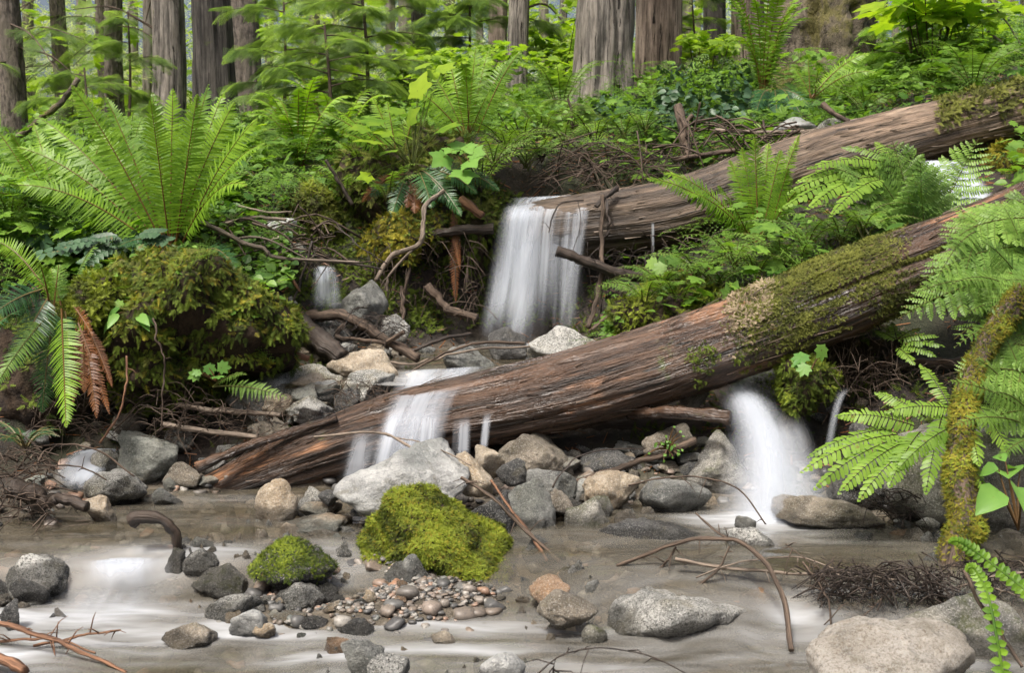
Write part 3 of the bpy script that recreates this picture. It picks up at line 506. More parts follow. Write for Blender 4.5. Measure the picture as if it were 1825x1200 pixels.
def frond_acc(acc, P0, P1, P2, wid, n=34, kind='sword', face=(0, -.75, .65), v0=0.5, rs=R, t0=None, sr=0.0035):
    P0, P1, P2 = map(np.asarray, (P0, P1, P2)); face = nrm(np.asarray(face, float))
    t0 = {'sword': .10, 'lady': .16, 'finger': .02}.get(kind, .1) if t0 is None else t0
    t = np.linspace(t0, .995, n)[:, None]; bez = lambda t: (1 - t) ** 2 * P0 + 2 * (1 - t) * t * P1 + t * t * P2
    C = bez(t); T = nrm(2 * (1 - t) * (P1 - P0) + 2 * t * (P2 - P1)); S = nrm(np.cross(T, face)); Nn = np.cross(S, T); Ltot = np.linalg.norm(np.diff(bez(np.linspace(0, 1, 24)[:, None]), axis=0), axis=1).sum()
    q = (t[:, 0] - t0) / (1 - t0); step = Ltot * (1 - t0) / n
    if kind == 'sword': prof = np.minimum(1, .55 + q * 3) * (1 - q ** 2.6) ** .8 + .02
    elif kind == 'finger': prof = np.minimum(1, .5 + q * 4) * (1 - q ** 4) + .12
    else: prof = np.minimum(1, .35 + q * 2.6) * (1 - q ** 1.7) ** .85 + .03
    fwd = .22 + .55 * q ** 2; nv0 = v0
    tipv = np.clip(nv0 + .18 * q + rs.uniform(-.08, .08, n), 0, 1.2)
    Lk = wid * prof
    for s in (1, -1):
        ph = rs.uniform(-.10, .10, (n, 1)); lift = rs.uniform(-.28, .22, (n, 1))
        dr = nrm(s * S * np.cos(fwd)[:, None] + T * (np.sin(fwd)[:, None] + ph) + Nn * (lift - .12))
        ax = nrm(T - dr * (T * dr).sum(1, keepdims=True)); nn = np.cross(dr, ax)
        Ls = Lk * np.where(rs.rand(n) < .03, rs.uniform(.25, .6, n), rs.uniform(.86, 1.06, n))
        if kind in ('sword', 'finger'):
            l = np.array([0.0, .3, .72, 1.0]); hw = np.array([.8, 1.0, .62, .06]) if kind == 'sword' else np.array([.8, 1.0, 1.05, .6])
            pw = step * (.36 if kind == 'sword' else .40); bend = .10 if kind == 'sword' else .02
            Cn = C[:, None] + dr[:, None] * (l[None, :, None] * Ls[:, None, None]) + T[:, None] * (bend * l ** 2)[None, :, None] * Ls[:, None, None] - face * (.10 * l ** 2)[None, :, None] * Ls[:, None, None] - np.array([0, 0, 1]) * (.12 * l ** 2)[None, :, None] * Ls[:, None, None]
            W = ax[:, None] * (hw[None, :, None] * pw)
            VV = np.stack([Cn - W, Cn + W], 2).reshape(-1, 3); b = (np.arange(n) * 8)[:, None] + np.array([0, 2, 4])[None]
            F = np.stack([b, b + 1, b + 3, b + 2], -1).reshape(-1, 4); acc.add(VV, F, np.repeat(tipv, 8))
        else:
            m = 11; l = (np.arange(m) + .4) / m; pl = (1 - l ** 1.6) * .85 + .08
            base = C[:, None] + dr[:, None] * (l[None, :, None] * Ls[:, None, None]) - np.array([0, 0, 1]) * (.16 * l ** 2)[None, :, None] * Ls[:, None, None]
            pL = np.minimum(step * .62, .2 * Ls + .002)[:, None] * pl[None]; pw = (Ls / m * .46)[:, None] * np.ones(m)[None] * (1 - .35 * l)
            for s2 in (1, -1):
                pd = nrm(s2 * ax[:, None] * .85 + dr[:, None] * .5 + nn[:, None] * -.05) * np.ones((1, m, 1)); dd = dr[:, None] * np.ones((1, m, 1))
                a0 = base - dd * pw[..., None]; a1 = base + dd * pw[..., None]; tip = base + pd * pL[..., None]; a2 = tip + dd * (pw * .45)[..., None]; a3 = tip - dd * (pw * .35)[..., None]
                VV = np.stack([a0, a1, a2, a3], 2).reshape(-1, 3); F = np.arange(n * m * 4).reshape(-1, 4); acc.add(VV, F, np.repeat(tipv, m * 4))
            w2 = step * .05 + .0006; e = C + dr * Ls[:, None] - np.array([0, 0, .16]) * Ls[:, None]
            VV = np.stack([C - ax * w2, C + ax * w2, e], 1).reshape(-1, 3); acc.add(VV, np.arange(n * 3).reshape(-1, 3), 2.0 if kind == 'x' else tipv.repeat(3))
    tt = np.linspace(0, 1, 14); Pc = bez(tt[:, None]); add_tube(acc, Pc, sr * (1.25 - tt), 4, v=2.0)
    return acc

# ------------------------------------------------------------------ rocks
M['earth'] = barkmat('bank_earth', (0.012, 0.008, 0.006), (0.05, 0.034, 0.022), (0.035, 0.03, 0.012), 20, 0.8, rough=0.9)
STY = {'a': (.92, .18, 0), 'r': (.22, .05, 0), 'm': (.78, .14, 0), 's': (.9, .1, .12), 'c': (.6, .72, 0), 'd': (.35, .42, 0), 'w': (.85, .3, .5), 'v': (.85, .3, -.5)}
_seed = [40]
def add_moss(o, tm, mat, k, size, mask, hang=0.25, name='moss', parent=None, vb=.5):
    P, Nn = surf_sample(o, k, mask)
    if not len(P): return None
    cl = fbm(P * 9, 3); keep = R.rand(len(P)) < np.clip(.75 + cl * .6, .15, 1); P, Nn, cl = P[keep], Nn[keep], cl[keep]; k = len(P)
    d = rdir(k); d = nrm(d - Nn * (d * Nn).sum(1, keepdims=True)); d = nrm(d + Nn * R.uniform(.15, 1.0, (k, 1)) + np.array([0, 0, -hang]) * (1.4 - Nn[:, 2:3]))
    acc = Acc(); inst(acc, tm, P + Nn * (size * .1 + size * .9 * np.clip(cl, 0, 1))[:, None], basis(d, Nn + rdir(k) * .4), size * R.uniform(.6, 1.35, k), np.clip(vb + cl * .85 + R.normal(0, .2, k), 0, 1))
    return build(name, acc, mat, parent=parent or o)
def rock(x0, y0, x1, y1, place, sty, mat, label, cat='rock', name='rock', dep=.8, emb=.25, shift=0, group=None, seed=None, moss=None, rot=None, disp=.055):
    _seed[0] += 1; sd_ = seed or _seed[0]; ang, tap, r0 = STY[sty]; r0 = r0 if rot is None else rot
    wpx = x1 - x0; hp = y1 - y0; Y = Ylev(y1, place) if place < 1.4 else place
    if place < 1.4: Y += wpx * pxm(Y) * dep * .38
    s = pxm(Y); a = at((x0 + x1) / 2, y0, Y); h = hp * s * (1 + emb); wm = wpx * s
    sub = 5 if wpx > 85 else (4 if wpx > 34 else 3)
    P, F = rock_pts(sub, ang, sd_, tap, r0); sz = np.array([wm / 2, wm * dep / 2, h / 2])
    if shift: P = P.copy(); P[:, 0] += shift * (P[:, 2] + 1) / 2; P[:, 0] = (P[:, 0] - (P[:, 0].min() + P[:, 0].max()) / 2) * 2 / np.ptp(P[:, 0])
    V = P * sz
    nrmV = nrm(P); V = V + nrmV * (min(wm, h) * disp * fbm(V * (3.2 / min(wm, h)) + sd_, 4 if sub > 4 else 3))[:, None]
    V = V + np.array([a[0], a[1], a[2] - h / 2])
    tm_ = np.stack([P[:, 0] * sz[0], P[:, 1] * sz[1], P[:, 2] * sz[2]], 1)
    lo = [a[0], a[1], a[2] - h]
    if moss:
        root = thing(name, label, cat, lo, group); o = build('stone' if name != 'moss_mound' else 'earth', Acc().add(V, F, .5, tm_), M[mat], parent=root, smooth=True)
        for (tm, mm, k, size, mask, hang) in moss: add_moss(o, tm, M[mm], k, size, mask, hang, parent=root)
        return root
    return tag(build(name, Acc().add(V, F, .5, tm_), M[mat], loc=lo, smooth=True), label, cat, group)
def up(a, b=None, nz=0, th=0.0): # mask: facing upwards, with a ragged edge
    return lambda P, N: sstep(a, a + .25, N[:, 2] + .45 * fbm(P * 7 + nz, 3))
def everywhere(P, N): return np.ones(len(P)) * (N[:, 2] > -.55)
L_, M_ = -.1, 0.0
BR = [
 (598, 797, 838, 918, 3.86, 'a', 'white', 'largest pale grey angular boulder lying above the bright green moss mound'),
 (800, 806, 880, 872, 3.95, 'a', 'tan', 'pinkish angular stone touching the right end of the large pale boulder'),
 (842, 796, 905, 850, 4.1, 'm', 'tan', 'cream coloured stone behind the pinkish stone, under the lower log'),
 (882, 815, 938, 858, 4.0, 'a', 'dark', 'small dark green faceted stone wedged behind the grey schist slab'),
 (878, 768, 1026, 856, 4.35, 'm', 'brown', 'big tan boulder sitting in shade under the lower log'),
 (920, 832, 1028, 884, 4.12, 's', 'grey', 'flat grey ledge stone in front of the shaded tan boulder'),
 (868, 853, 1008, 985, 3.78, 'v', 'grey', 'large dark grey schist slab leaning right beside two fallen sticks'),
 (822, 876, 922, 1002, 3.68, 'v', 'dark', 'dark narrow slab tilted against the moss mound right flank'),
 (1020, 850, 1062, 892, 4.1, 'a', 'grey', 'grey block wedged left of the round tan boulder top'),
 (930, 960, 1010, 1012, 3.52, 'a', 'grey', 'wet grey block at the water below the leaning schist slab'),
 (1080, 930, 1130, 975, 3.66, 'a', 'granite', 'pale angular stone between the mossy stone and the low dark dome'),
 (958, 868, 1026, 916, 3.86, 'm', 'brown', 'small reddish brown stone on top of the grey schist slab'),
 (1004, 890, 1088, 982, 3.80, 'm', 'grey_moss', 'grey mossy stone standing below the round tan boulder'),
 (1040, 838, 1140, 915, 4.02, 'r', 'tan', 'smooth round tan boulder with banded top beside the middle of the stream'),
 (1094, 910, 1138, 944, 3.80, 'r', 'brown', 'small dark brown rounded stone below the round tan boulder'),
 (1042, 884, 1092, 930, 3.88, 'm', 'grey_moss', 'small mossy stone at the left foot of the round tan boulder'),
 (1140, 850, 1268, 926, 4.02, 'a', 'grey', 'shiny wet grey boulder just left of the right waterfall'),
 (1060, 924, 1248, 992, 3.68, 'd', 'dark', 'broad low dark dome rock with moss flecks at the pool edge'),
 (1224, 770, 1335, 862, 4.3, 'm', 'grey_moss', 'tall mottled boulder behind the left edge of the right waterfall'),
 (1376, 878, 1562, 942, 3.82, 'w', 'brown', 'long wet brown wedge rock at the right foot of the waterfall'),
 (1396, 862, 1440, 900, 3.98, 'r', 'granite', 'rounded grey stone veiled by spray at the waterfall foot'),
 (1286, 935, 1382, 978, 3.55, 'm', 'granite', 'pale speckled stone in the right pool behind the long arching branch'),
 (1310, 920, 1348, 944, 3.68, 'r', 'grey', 'tiny dark rounded stone behind the pale pool stone'),
 (1066, 1050, 1370, 1144, L_, 'm', 'granite', 'biggest grey speckled granite boulder in the foreground stream'),
 (1318, 1050, 1388, 1108, 3.14, 'r', 'orange', 'wet tan stone with water sliding over it beside the granite boulder'),
 (1430, 1106, 1735, 1232, 2.62, 'r', 'cream', 'large cream and rust boulder at the bottom edge of the stream'),
 (1560, 1050, 1835, 1170, 2.95, 'd', 'grey_moss', 'broad grey boulder with green moss patches behind the cream boulder'),
 (1590, 946, 1648, 982, 3.6, 'm', 'orange', 'orange brown stone at the far edge of the right pool'),
 (1645, 950, 1700, 985, 3.66, 'm', 'brown', 'dark brown stone between the orange stone and the mossy trunk'),
 (1570, 742, 1870, 960, 3.92, 'm', 'grey_moss', 'very large grey rock wall behind the upright mossy trunk'),
 (1480, 770, 1640, 900, 4.0, 'm', 'dark', 'dark wet rock hidden under the bright maidenhair fronds'),
 (1480, 690, 1690, 790, 4.5, 's', 'dark', 'dark wet ledge where the small side trickle spills over'),
 (1700, 583, 1768, 628, 4.8, 'r', 'grey', 'dark grey round stone in shade beneath the lady ferns'),
 (1780, 945, 1840, 990, 3.6, 'm', 'brown', 'brown stone beside the trillium foot at the far edge of the pool'),
 (143, 838, 264, 902, M_, 'm', 'granite', 'pale blocky boulder at the left bank below the angular green stone'),
 (208, 770, 322, 852, 4.4, 'a', 'green', 'greenish angular stone with rusty face beside the left side stream'),
 (160, 800, 216, 838, 4.4, 'r', 'granite', 'small rounded stone left of the greenish angular stone'),
 (153, 884, 208, 932, M_, 'm', 'tan', 'yellowish upright stone at the water below the pale blocky boulder'),
 (272, 870, 326, 900, M_, 'a', 'grey', 'small dark speckled stone right of the pale blocky boulder'),
 (290, 820, 362, 856, 4.35, 's', 'brown', 'brown flat stone beside the broken end of the lower log'),
 (200, 735, 262, 778, 4.65, 'r', 'brown', 'dull brown stone under the shaded fern bank'),
 (290, 765, 345, 800, 4.55, 'm', 'grey', 'grey stone behind the greenish stone under two sticks'),
 (4, 986, 116, 1060, 3.3, 'd', 'granite', 'rounded boulder on the left bank with water curling round it'),
 (20, 1030, 88, 1076, 3.22, 'm', 'dark', 'dark wet stone below the rounded left bank boulder'),
 (452, 853, 534, 926, M_, 'c', 'tan', 'cone shaped brown stone standing in the left pool'),
 (525, 870, 585, 915, 3.95, 'm', 'granite', 'pale stone between the cone stone and the large pale boulder'),
 (566, 875, 605, 898, 3.86, 'r', 'dark', 'small black stone tucked by the left end of the large pale boulder'),
 (533, 895, 608, 925, 3.88, 's', 'green', 'grey green slab under the small black stone'),
 (490, 918, 630, 956, 3.75, 's', 'green', 'long flat blue grey slab lying above the two little upright stones'),
 (493, 930, 546, 980, 3.66, 'a', 'tan', 'angular cream stone propping up the long flat slab'),
 (538, 944, 604, 990, 3.64, 'a', 'brown', 'triangular brown stone under the long flat slab'),
 (596, 935, 640, 990, 3.7, 'm', 'grey', 'grey stone between the long flat slab and the moss mound'),
 (340, 1008, 440, 1068, 3.28, 'd', 'grey_moss', 'grey brown stone just below the small orange stick in the stream'),
 (328, 976, 390, 1022, 3.36, 'r', 'granite', 'speckled oval stone at the foot of the crooked driftwood'),
 (325, 957, 392, 986, 3.5, 's', 'grey', 'flat grey stone behind the crooked driftwood'),
 (292, 976, 335, 1022, 3.38, 'm', 'grey_moss', 'mottled stone touching the crooked driftwood on its left'),
 (364, 1057, 470, 1108, L_, 'm', 'granite', 'coarse black and white speckled stone with wavy bands'),
 (408, 1083, 478, 1136, 2.98, 'w', 'white', 'upright white and grey stone in front of the wavy banded stone'),
 (450, 1112, 492, 1136, L_, 'r', 'tan', 'small cream pebble right of the upright white stone'),
 (395, 1087, 435, 1118, 3.06, 'r', 'tan', 'brownish stone left of the upright white stone'),
 (485, 1039, 576, 1092, 3.16, 'd', 'granite', 'smooth light grey stone left of the black stones on the bar'),
 (545, 1038, 606, 1076, 3.24, 'm', 'dark', 'dark brown black stone behind the smooth light grey stone'),
 (490, 1089, 552, 1114, L_, 's', 'green', 'flat blue green pebble at the water edge below the smooth stone'),
 (530, 1100, 584, 1122, L_, 'r', 'dark', 'flat black pebble right of the blue green pebble'),
 (678, 988, 772, 1054, 3.28, 'c', 'grey', 'dark grey pyramid stone in front of the bright moss mound'),
 (630, 1064, 680, 1096, L_, 'a', 'dark', 'dark blocky stone on the bar left of the maroon stone'),
 (680, 1062, 718, 1090, L_, 'm', 'brown', 'maroon stone on the gravel bar below the pyramid stone'),
 (600, 1098, 668, 1130, L_, 's', 'dark', 'low black stone at the lower edge of the gravel bar'),
 (606, 1140, 682, 1215, 2.66, 'w', 'grey', 'dark grey upright stone at the bottom edge of the photo'),
 (655, 1162, 732, 1225, 2.58, 'm', 'granite', 'rounded pale stone beside the dark upright stone at the bottom edge'),
 (853, 1166, 938, 1218, 2.6, 'r', 'white', 'light mottled stone poking from foreground water at bottom centre'),
 (766, 1125, 812, 1148, L_, 'r', 'tan', 'little tan stone alone in the central foreground water'),
 (1036, 1116, 1084, 1146, L_, 'r', 'grey_moss', 'small speckled stone just left of the biggest granite boulder'),
 (942, 1030, 1018, 1068, 3.1, 's', 'orange', 'long pinkish orange stone half covered by water'),
 (955, 1052, 1068, 1112, 2.98, 'r', 'brown', 'rounded brown stone under a smooth skin of flowing water'),
 (288, 1114, 385, 1150, 2.9, 'd', 'brown', 'dark reddish stone barely breaking the left foreground water'),
 (575, 1140, 640, 1172, 2.85, 's', 'orange', 'orange slab just under water behind the dark upright stone'),
 (578, 622, 712, 672, 5.0, 'd', 'tan', 'pale tan rounded boulder above the rock pile by the middle waterfall'),
 (408, 650, 620, 742, 4.85, 'm', 'granite', 'large grey boulder forming the base of the left rock pile'),
 (504, 664, 582, 702, 4.72, 's', 'tan', 'flat tan stone on top of the large grey pile boulder'),
 (519, 684, 568, 718, 4.62, 'a', 'green', 'small bluish faceted stone in the middle of the rock pile'),
 (470, 702, 522, 742, 4.6, 'm', 'tan', 'brown grey stone at the left end of the rock pile'),
 (506, 704, 598, 748, 4.55, 's', 'granite', 'rectangular grey stone in the lower front of the rock pile'),
 (608, 662, 702, 708, 4.7, 'm', 'granite', 'white and tan stone at the lip of the middle waterfall'),
 (556, 678, 606, 706, 4.68, 's', 'white', 'pale bluish flat stone behind the faceted stone of the pile'),
 (440, 745, 520, 790, 4.5, 'm', 'brown', 'brown stone under the rock pile beside the stacked sticks'),
 (595, 690, 650, 735, 4.62, 'm', 'dark', 'dark wet stone between the rock pile and the fall'),
 (938, 582, 1074, 638, 5.25, 'd', 'granite', 'large pale domed boulder in the plunge pool beside the lower log'),
 (868, 584, 938, 642, 5.45, 'd', 'dark', 'dark green wet dome rock at the foot of the tall waterfall'),
 (792, 614, 884, 668, 5.2, 'm', 'grey', 'grey wet stone in the plunge pool under a long stick'),
 (715, 662, 775, 690, 4.95, 'd', 'tan', 'tan stone under thin water at the pool outlet'),
 (604, 500, 690, 566, 5.55, 'm', 'grey', 'wet dark boulder right of the small upper left fall'),
 (668, 560, 730, 605, 5.6, 'r', 'granite', 'grey stone behind the curled dark root'),
 (500, 556, 640, 612, 5.35, 'd', 'dark', 'dark wet rock under the small upper left fall'),
 (770, 430, 840, 500, 6.45, 'm', 'dark', 'shaded rock in the bank left of the tall waterfall'),
 (740, 500, 850, 590, 6.4, 'm', 'dark', 'dark shaded rock at the lower left of the tall waterfall'),
 (456, 388, 534, 432, 5.9, 'a', 'white', 'pale blue grey cracked rock behind the big sword fern'),
 (478, 420, 512, 442, 5.6, 'r', 'tan', 'small cream stone below the pale cracked rock'),
 (510, 432, 548, 452, 5.6, 'r', 'granite', 'small grey stone among the sticks behind the left mound'),
 (1374, 208, 1456, 240, 6.9, 's', 'white', 'white flat stone behind the upper log near the top'),
 (1454, 210, 1500, 236, 6.9, 'd', 'granite', 'small grey domed stone right of the white flat stone'),
 (1208, 682, 1264, 728, 4.55, 'a', 'brown', 'angular grey brown stone tucked under the lower log by the waterfall'),
 (1140, 755, 1236, 806, 4.4, 'm', 'brown', 'brown wet stone beneath the short round log'),
 (1030, 800, 1150, 850, 4.4, 'd', 'dark', 'black rock in the hollow under the lower log'),
 (1386, 712, 1452, 800, 4.45, 'm', 'brown', 'reddish wet stone right of the right waterfall jet'),
 (1110, 520, 1180, 590, 5.6, 'm', 'grey', 'grey stone in shade under the bright ferns left end'),
 (0, 1066, 36, 1118, 3.0, 'm', 'dark', 'dark brown stump of rock at the left frame edge'),
 (1740, 1010, 1830, 1050, 3.4, 'm', 'brown', 'brown stone under the twig pile on the far right'),
]
for b in BR: rock(*b)
rs = np.random.RandomState(77)
def jumble(k, x0, y0, x1, y1, Y0, Y1, w0, w1, mats, label, group):
    for i in range(k):
        px, py = rs.uniform(x0, x1), rs.uniform(y0, y1); Y = np.interp(py, [y0, y1], [Y0, Y1]) + rs.uniform(-.06, .06); c = at(px, py, Y); z = gz(c[0], Y); wd = rs.uniform(w0, w1) ** 1.0 * pxm(Y); P, F = rock_pts(4, rs.uniform(.6, .98), 500 + rs.randint(60), rs.uniform(0, .3), rs.uniform(-.4, .4))
        sz = np.array([wd / 2, wd * .42, wd * rs.uniform(.24, .4)]); wl = float(water_z(np.array([c[0]]), np.array([Y]))[0]) if Y < 4.2 else -9; tp = max(z + sz[2] * 1.35, wl + wd * rs.uniform(.15, .42)); bt = z - sz[2] * .4; sz[2] = (tp - bt) / 2; z = (tp + bt) / 2 - sz[2] * .35
        V = P * sz + nrm(P) * (wd * .045 * fbm(P * 2.2 + i, 3))[:, None]; a_ = rs.uniform(0, PI); V = np.stack([V[:, 0] * math.cos(a_) - V[:, 1] * math.sin(a_), V[:, 0] * math.sin(a_) + V[:, 1] * math.cos(a_), V[:, 2]], 1) + np.array([c[0], Y, z + sz[2] * .35])
        tag(build('stone', Acc().add(V, F, .5), M[mats[rs.randint(len(mats))]], smooth=True), label, 'stone', group)
jumble(54, 880, 800, 1270, 905, 4.5, 3.95, 22, 60, ['brown', 'grey', 'dark', 'tan', 'grey_moss'], 'stone in the jumble of rocks in front of the lower log', 'rocks jumbled below the lower log')
jumble(30, 60, 745, 460, 890, 4.75, 4.05, 18, 52, ['brown', 'grey', 'dark', 'granite', 'green'], 'stone in the rubble under the left bank', 'rubble under the left bank')
jumble(26, 500, 560, 760, 690, 5.7, 4.9, 20, 55, ['dark', 'grey', 'granite', 'brown', 'tan'], 'stone among the wet rubble left of the plunge pool', 'rubble left of the plunge pool')
jumble(20, 420, 690, 660, 770, 4.8, 4.45, 20, 48, ['tan', 'granite', 'grey', 'brown'], 'stone filling the rock pile left of the middle waterfall', 'small stones of the left rock pile')
jumble(26, 1470, 880, 1840, 985, 3.95, 3.55, 20, 60, ['brown', 'grey', 'dark', 'granite'], 'stone along the far edge of the right pool', 'stones along the right pool edge')
jumble(30, 440, 900, 660, 1000, 4.0, 3.5, 16, 40, ['granite', 'grey', 'tan', 'green', 'dark'], 'stone in the shallows between the cone stone and the moss mound', 'stones in the left shallows')
jumble(16, 1330, 700, 1560, 830, 4.6, 4.25, 24, 60, ['dark', 'brown', 'dark'], 'wet stone behind the right waterfall', 'wet stones behind the right waterfall')
jumble(34, 330, 1040, 720, 1135, 3.3, 2.95, 12, 34, ['granite', 'tan', 'grey', 'dark', 'orange', 'green'], 'small stone at the edge of the gravel bar', 'small stones edging the gravel bar')
jumble(14, -40, 960, 130, 1110, 3.5, 3.05, 20, 60, ['dark', 'brown', 'grey'], 'dark stone along the left water edge', 'stones along the left water edge')
jumble(26, 290, 930, 470, 1010, 3.65, 3.38, 14, 38, ['granite', 'tan', 'grey', 'brown'], 'stone breaking the water around the crooked driftwood', 'stones around the crooked driftwood')
jumble(22, 900, 1010, 1090, 1110, 3.35, 2.95, 14, 36, ['granite', 'brown', 'grey', 'tan'], 'stone breaking the water left of the biggest granite boulder', 'stones left of the granite boulder')
jumble(16, 560, 1135, 940, 1190, 2.9, 2.65, 14, 36, ['granite', 'grey', 'tan', 'green'], 'stone breaking the water along the bottom edge of the stream', 'stones along the bottom edge')
jumble(16, 1560, 1010, 1850, 1100, 3.4, 3.05, 18, 50, ['brown', 'grey', 'dark'], 'stone under the twigs at the lower right bank', 'stones at the lower right bank')
rs = np.random.RandomState(21)
for i in range(46):                                     # countable pebbles of the bar
    px = rs.uniform(600, 900); py = rs.uniform(1028, 1075) + max(0, (750 - px) * .18) * rs.rand(); Y = Ylev(py, -.07); c = at(px, py, Y); z = gz(c[0], c[1]); rr = rs.uniform(.006, .017)
    P, F = rock_pts(3, .9, 300 + i % 9); V = P * np.array([rr, rr * .8, rr * .62]) + np.array([c[0], c[1], z + rr * .3])
    tag(build('pebble', Acc().add(V, F, .5), M[['tan', 'granite', 'orange', 'grey', 'dark', 'brown', 'granite', 'brown'][i % 8]], smooth=True), 'small rounded pebble on the gravel bar below the moss mound', 'pebble', 'pebbles on the gravel bar')
for i in range(60):                                     # blurred stones under the water
    px = rs.uniform(20, 1800); py = rs.choice([rs.uniform(1060, 1195), rs.uniform(930, 1000), rs.uniform(950, 1040)]); 
    if 560 < px < 1000 and py < 1090: continue
    zz = -.13 if py > 1050 else -.03; Y = Ylev(py, zz); c = at(px, py, Y); rr = rs.uniform(.02, .06)
    P, F = rock_pts(3, .3, 400 + i % 9); V = P * np.array([rr * 1.3, rr, rr * .5]) + np.array([c[0], c[1], zz - rr * .25])
    tag(build('submerged_stone', Acc().add(V, F, .5), M[['tan', 'granite', 'orange', 'white', 'brown', 'tan'][i % 6]], smooth=True), 'smooth stone lying under the flowing stream water', 'stone', 'stones under the stream water')

# mossy stones and mounds
BIG = 'moss_mound'
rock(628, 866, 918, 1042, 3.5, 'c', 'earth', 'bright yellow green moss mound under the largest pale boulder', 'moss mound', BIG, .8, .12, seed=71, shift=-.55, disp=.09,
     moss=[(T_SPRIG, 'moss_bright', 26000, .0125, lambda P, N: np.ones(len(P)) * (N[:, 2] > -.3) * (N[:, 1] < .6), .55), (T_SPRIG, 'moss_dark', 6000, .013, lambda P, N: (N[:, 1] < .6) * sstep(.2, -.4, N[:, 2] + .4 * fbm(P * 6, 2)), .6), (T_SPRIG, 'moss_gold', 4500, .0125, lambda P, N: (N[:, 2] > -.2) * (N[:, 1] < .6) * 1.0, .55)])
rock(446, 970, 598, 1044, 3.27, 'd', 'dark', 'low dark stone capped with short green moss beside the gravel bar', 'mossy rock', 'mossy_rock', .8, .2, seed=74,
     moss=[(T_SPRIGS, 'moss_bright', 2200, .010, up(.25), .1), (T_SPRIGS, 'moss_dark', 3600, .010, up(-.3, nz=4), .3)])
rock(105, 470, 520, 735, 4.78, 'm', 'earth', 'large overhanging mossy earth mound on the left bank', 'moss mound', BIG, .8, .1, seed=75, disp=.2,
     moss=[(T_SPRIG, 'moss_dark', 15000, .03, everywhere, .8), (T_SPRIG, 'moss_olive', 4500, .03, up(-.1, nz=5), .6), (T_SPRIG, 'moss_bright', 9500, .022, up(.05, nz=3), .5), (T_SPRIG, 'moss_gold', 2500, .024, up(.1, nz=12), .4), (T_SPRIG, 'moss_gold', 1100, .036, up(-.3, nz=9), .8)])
rock(-60, 560, 190, 800, 4.75, 'r', 'earth', 'dark earthen bank under the hanging ferns at the left edge', 'earth bank', BIG, .8, .1, seed=76, disp=.1,
     moss=[(T_SPRIG, 'moss_dark', 2200, .035, up(.2), .6)])
rock(110, 492, 235, 600, 4.45, 'r', 'earth', 'bright moss clump on the left bank above the brown dead fern', 'moss mound', BIG, .8, .1, seed=77, disp=.1,
     moss=[(T_SPRIG, 'moss_bright', 2600, .03, everywhere, .2)])
rock(612, 245, 905, 520, 6.45, 'r', 'earth', 'tall fern covered root mound left of the tall waterfall', 'earth mound', BIG, .7, .05, seed=78, disp=.12,
     moss=[(T_SPRIG, 'moss_dark', 4500, .045, everywhere, .8), (T_SPRIG, 'moss_olive', 2500, .045, up(-.1), .6)])
rock(504, 330, 606, 432, 6.3, 'r', 'earth', 'squat moss covered stump behind the left mound', 'mossy stump', 'mossy_stump', .9, .1, seed=79,
     moss=[(T_SPRIG, 'moss_olive', 3000, .03, everywhere, .5), (T_SPRIG, 'moss_bright', 1300, .03, up(.2), .3)])
rock(642, 382, 748, 462, 6.0, 'm', 'earth', 'golden moss lump on the bank left of the twisted root', 'moss mound', BIG, .9, .1, seed=80,
     moss=[(T_SPRIG, 'moss_gold', 1800, .035, everywhere, .5), (T_SPRIG, 'moss_dark', 900, .03, everywhere, .5)])
rock(700, 335, 800, 445, 6.1, 'r', 'earth', 'mossy hump hung with drooping dark ferns above the twisted root', 'moss mound', BIG, .9, .1, seed=86, disp=.1,
     moss=[(T_SPRIG, 'moss_dark', 1500, .035, everywhere, .6), (T_SPRIG, 'moss_gold', 700, .03, everywhere, .6)])
rock(1386, 632, 1492, 742, 4.35, 'm', 'earth', 'hanging tuft of moss beside the right waterfall', 'moss clump', 'moss_clump', .9, .05, seed=81, disp=.1,
     moss=[(T_SPRIG, 'moss_dark', 1700, .024, everywhere, .7), (T_SPRIG, 'moss_bright', 900, .024, up(.0), .4)])
rock(1320, 650, 1420, 745, 4.75, 'm', 'dark', 'slick dark green algae rock behind the right waterfall', 'mossy rock', 'mossy_rock', .6, .1, seed=82,
     moss=[(T_SPRIGS, 'moss_dark', 1500, .014, everywhere, .5)])
rock(1735, 265, 1860, 385, 6.2, 'r', 'earth', 'golden moss hummock at the right edge beside the upper cascade', 'moss mound', BIG, .9, .1, seed=83,
     moss=[(T_SPRIG, 'moss_gold', 3200, .035, everywhere, .3)])
rock(1090, 500, 1330, 610, 5.35, 'r', 'earth', 'bright mossy bank tip between the two big logs', 'moss bank', BIG, .9, .1, seed=84, disp=.1,
     moss=[(T_SPRIG, 'moss_bright', 3200, .034, everywhere, .2)])
rock(1640, 850, 1830, 965, 3.95, 'm', 'grey', 'dark green moss patch rock behind the foot of the mossy trunk', 'mossy rock', 'mossy_rock', .7, .1, seed=85,
     moss=[(T_SPRIG, 'moss_dark', 1800, .026, everywhere, .5)])
rock(1440, 575, 1640, 660, 4.7, 'm', 'earth', 'overhanging root mat with moss below the lower log', 'root mat', 'root_mat', .8, .05, seed=87, disp=.1,
     moss=[(T_SPRIG, 'moss_dark', 1100, .026, up(-.2), .7), (T_SPRIG, 'lichen', 400, .03, up(-.2, nz=7), .8)])

